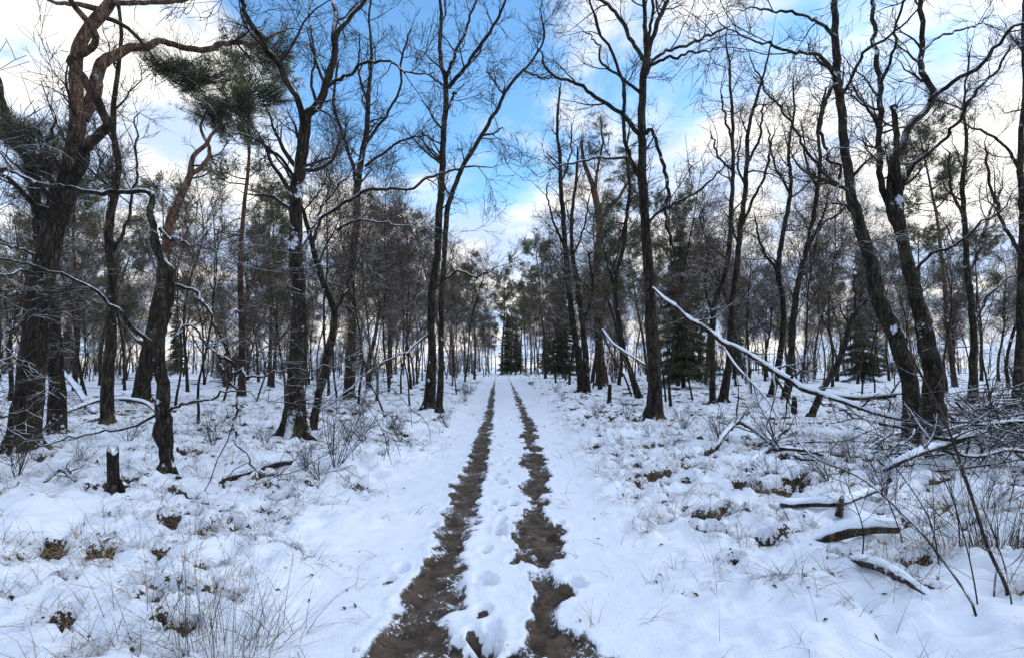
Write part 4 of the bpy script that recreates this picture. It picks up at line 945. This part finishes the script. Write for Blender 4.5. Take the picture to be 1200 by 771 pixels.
for i, (px, py, tx, ty) in enumerate([(1100, 655, 1030, 520), (1125, 640, 1085, 520), (1060, 640, 1020, 540), (1165, 690, 1190, 560), (1010, 655, 990, 560), (1145, 700, 1110, 560), (1185, 700, 1150, 590)]):
    g_ = gp(px, py); shoot('bramble_shoot', 'thin bare shoot standing between the logs and the broom', [(px, py + 4, 1.7), (px * .7 + tx * .3 + rng.uniform(-8, 8), py * .6 + ty * .4, 1.4), (tx, ty, .9)], g_[1], g_[1] + rng.uniform(-.3, .6), 6, 'shoots among the logs')
# low twiggy shrubs
def shrub(seed, h):
    global rng
    rng = np.random.default_rng(seed)
    root = empty('twiggy_shrub', (0, 0, 0)); tag(root, None, 'shrub')
    n = 9; P = np.zeros((n, 6, 3)); an = rng.uniform(0, 6.28, n); tl = rng.uniform(.1, .75, n)
    dr = np.stack([np.cos(an) * np.sin(tl), np.sin(an) * np.sin(tl), np.cos(tl)], 1); P[:, 0] = dr * .05 - [0, 0, .08]
    for k in range(1, 6):
        P[:, k] = P[:, k - 1] + dr * (h * rng.uniform(.7, 1.2, (n, 1)) / 5); dr = dr + rng.normal(size=(n, 3)) * .14; dr /= np.linalg.norm(dr, axis=1, keepdims=True)
    Rr = np.tile(np.linspace(.007, .003, 6), (n, 1)); A = Acc(); A.tube(P, Rr, 4); k1 = A.build('stems', M['twig'], root)
    A = Acc(); a, r_ = spawn(P, Rr, 6, 5, h * .45, (25, 60), (.2, 1), .03, .16, .7, .0022, (.4, 1.3), .3); A.tube(a, r_, 3)
    a3, r3 = spawn(a, r_, 4, 4, h * .2, (25, 60), (.2, 1), .0, .16, .8, .0018, (.4, 1.3), .3); A.tube(a3, r3, 3); k2 = A.build('twigs', M['twig'], root)
    KIDS[root.name] = [k1, k2]; return root
SHR = [shrub(600 + i, [.8, .6, 1.0][i]) for i in range(3)]
rng = np.random.default_rng(66)
near_s = [(395, 545, 1.0, 2), (430, 520, .8, 0), (375, 560, .7, 1), (360, 545, .8, 0), (310, 520, .8, 1), (545, 470, 1.0, 0), (553, 462, 1.2, 1), (700, 490, .7, 0), (730, 520, .7, 1), (735, 490, .8, 2), (800, 505, .8, 0), (785, 520, .7, 1), (760, 510, .7, 0), (845, 520, .7, 2),
          (455, 500, .9, 1), (470, 520, .7, 0), (280, 500, .9, 2), (250, 520, .8, 0), (905, 560, .6, 1), (930, 580, .6, 0), (880, 575, .5, 1), (1000, 545, .8, 2), (970, 560, .7, 0), (1040, 580, .7, 1), (1160, 600, .8, 2), (420, 495, .9, 0), (660, 470, .9, 1), (650, 460, 1.0, 0), (90, 545, .7, 0), (150, 520, .8, 1), (20, 560, .8, 2), (525, 500, .8, 0)]
for px, py, sc, k in near_s:
    sc *= rng.uniform(.55, 1.05); g_ = gp(px, py); put(SHR[k], g_[0], g_[1], sc, 'low leafless twiggy shrub in snow nearest to ' + nearest(g_[0], g_[1]), 'low shrubs near ' + nearest(g_[0], g_[1]), tilt=(rng.normal() * .35, rng.normal() * .35))

# dry grass through the snow: nobody could count it
rng = np.random.default_rng(88)
G = Acc()
def scatter(n, y0, y1, power):
    Y = y0 + (y1 - y0) * rng.uniform(size=n) ** power; X = rng.uniform(-.92, .92, n) * (Y + .6); return X, Y
X, Y = scatter(90000, 2.2, 26, 1.35)
h, mu, ba = ground(X, Y, True)
pr = sst(ba, .22, .85) * .6 + .008
k = (rng.uniform(size=len(X)) < pr) & (mu < .3); X, Y, h = X[k], Y[k], h[k]
seeds = np.stack([X, Y, h], 1)
seeds = seeds[rng.permutation(len(seeds))[:9000]]
m = 6
base = np.repeat(seeds, m, 0) + rng.normal(size=(len(seeds) * m, 3)) * np.array([.035, .035, 0]); n = len(base)
base[:, 2] = ground(base[:, 0], base[:, 1]) - .015
clx = np.repeat(rng.uniform(0, 6.28, len(seeds)), m) + rng.normal(size=n) * .7; tl = np.clip(rng.normal(.95, .38, n), .05, 1.5)
dr = np.stack([np.cos(clx) * np.sin(tl), np.sin(clx) * np.sin(tl), np.cos(tl)], 1)
dist = base[:, 1]
blades(G, base, dr, rng.uniform(.10, .34, n), .0011 + .00022 * np.clip(dist, 2, 20) * rng.uniform(.7, 1.2, n), rng.uniform(.1, .6, n), 3)
go_ = G.build('dry_grass', M['grass'], smooth=False); tag(go_, 'withered straw coloured grass bent over in the snow', 'grass', kind='stuff')
# long single stalks
G = Acc(); X, Y = scatter(1500, 2.3, 16, 1.2); h, mu, ba = ground(X, Y, True); k = (np.abs(X - pathc(Y)) > 1.0) & (rng.uniform(size=len(X)) < .12 + .8 * sst(ba, .1, .7)); X, Y, h = X[k], Y[k], h[k]; n = len(X)
an = rng.uniform(0, 6.28, n); tl = np.abs(rng.normal(0, .5, n)).clip(0, 1.3)
blades(G, np.stack([X, Y, h - .02], 1), np.stack([np.cos(an) * np.sin(tl), np.sin(an) * np.sin(tl), np.cos(tl)], 1), rng.uniform(.25, .65, n), .0010 + .00012 * Y, rng.uniform(0, .5, n), 6)
go_ = G.build('grass_stalks', M['rush'], smooth=False); tag(go_, 'thin single dark grass stalks standing in the snow', 'grass', kind='stuff')

# leaf and twig litter blown over the snow
rng = np.random.default_rng(89)
X, Y = scatter(9000, 2.3, 22, 1.2); h, mu, ba = ground(X, Y, True); k = (mu < .35) & (rng.uniform(size=len(X)) < .04 + .22 * sst(ba, .0, .6)); X, Y, h = X[k], Y[k], h[k]; n = len(X)
c = np.stack([X, Y, h + .006], 1); an = rng.uniform(0, 6.28, n); sz_ = rng.uniform(.010, .026, n) * (1 + Y * .03)
u = np.stack([np.cos(an), np.sin(an), rng.normal(size=n) * .35], 1) * sz_[:, None]; v = np.stack([-np.sin(an), np.cos(an), rng.normal(size=n) * .35], 1) * (sz_ * rng.uniform(.25, .7, n))[:, None]
vv = np.stack([c - u, c + v + [0, 0, .006], c + u, c - v + [0, 0, .008]], 1)
G = Acc(); G.raw(vv.reshape(-1, 3), np.arange(n * 4).reshape(-1, 4)); go_ = G.build('leaf_litter', M['leaf'], smooth=False); tag(go_, 'small dark dead leaves and crumbs scattered over the snow', 'leaf litter', kind='stuff')
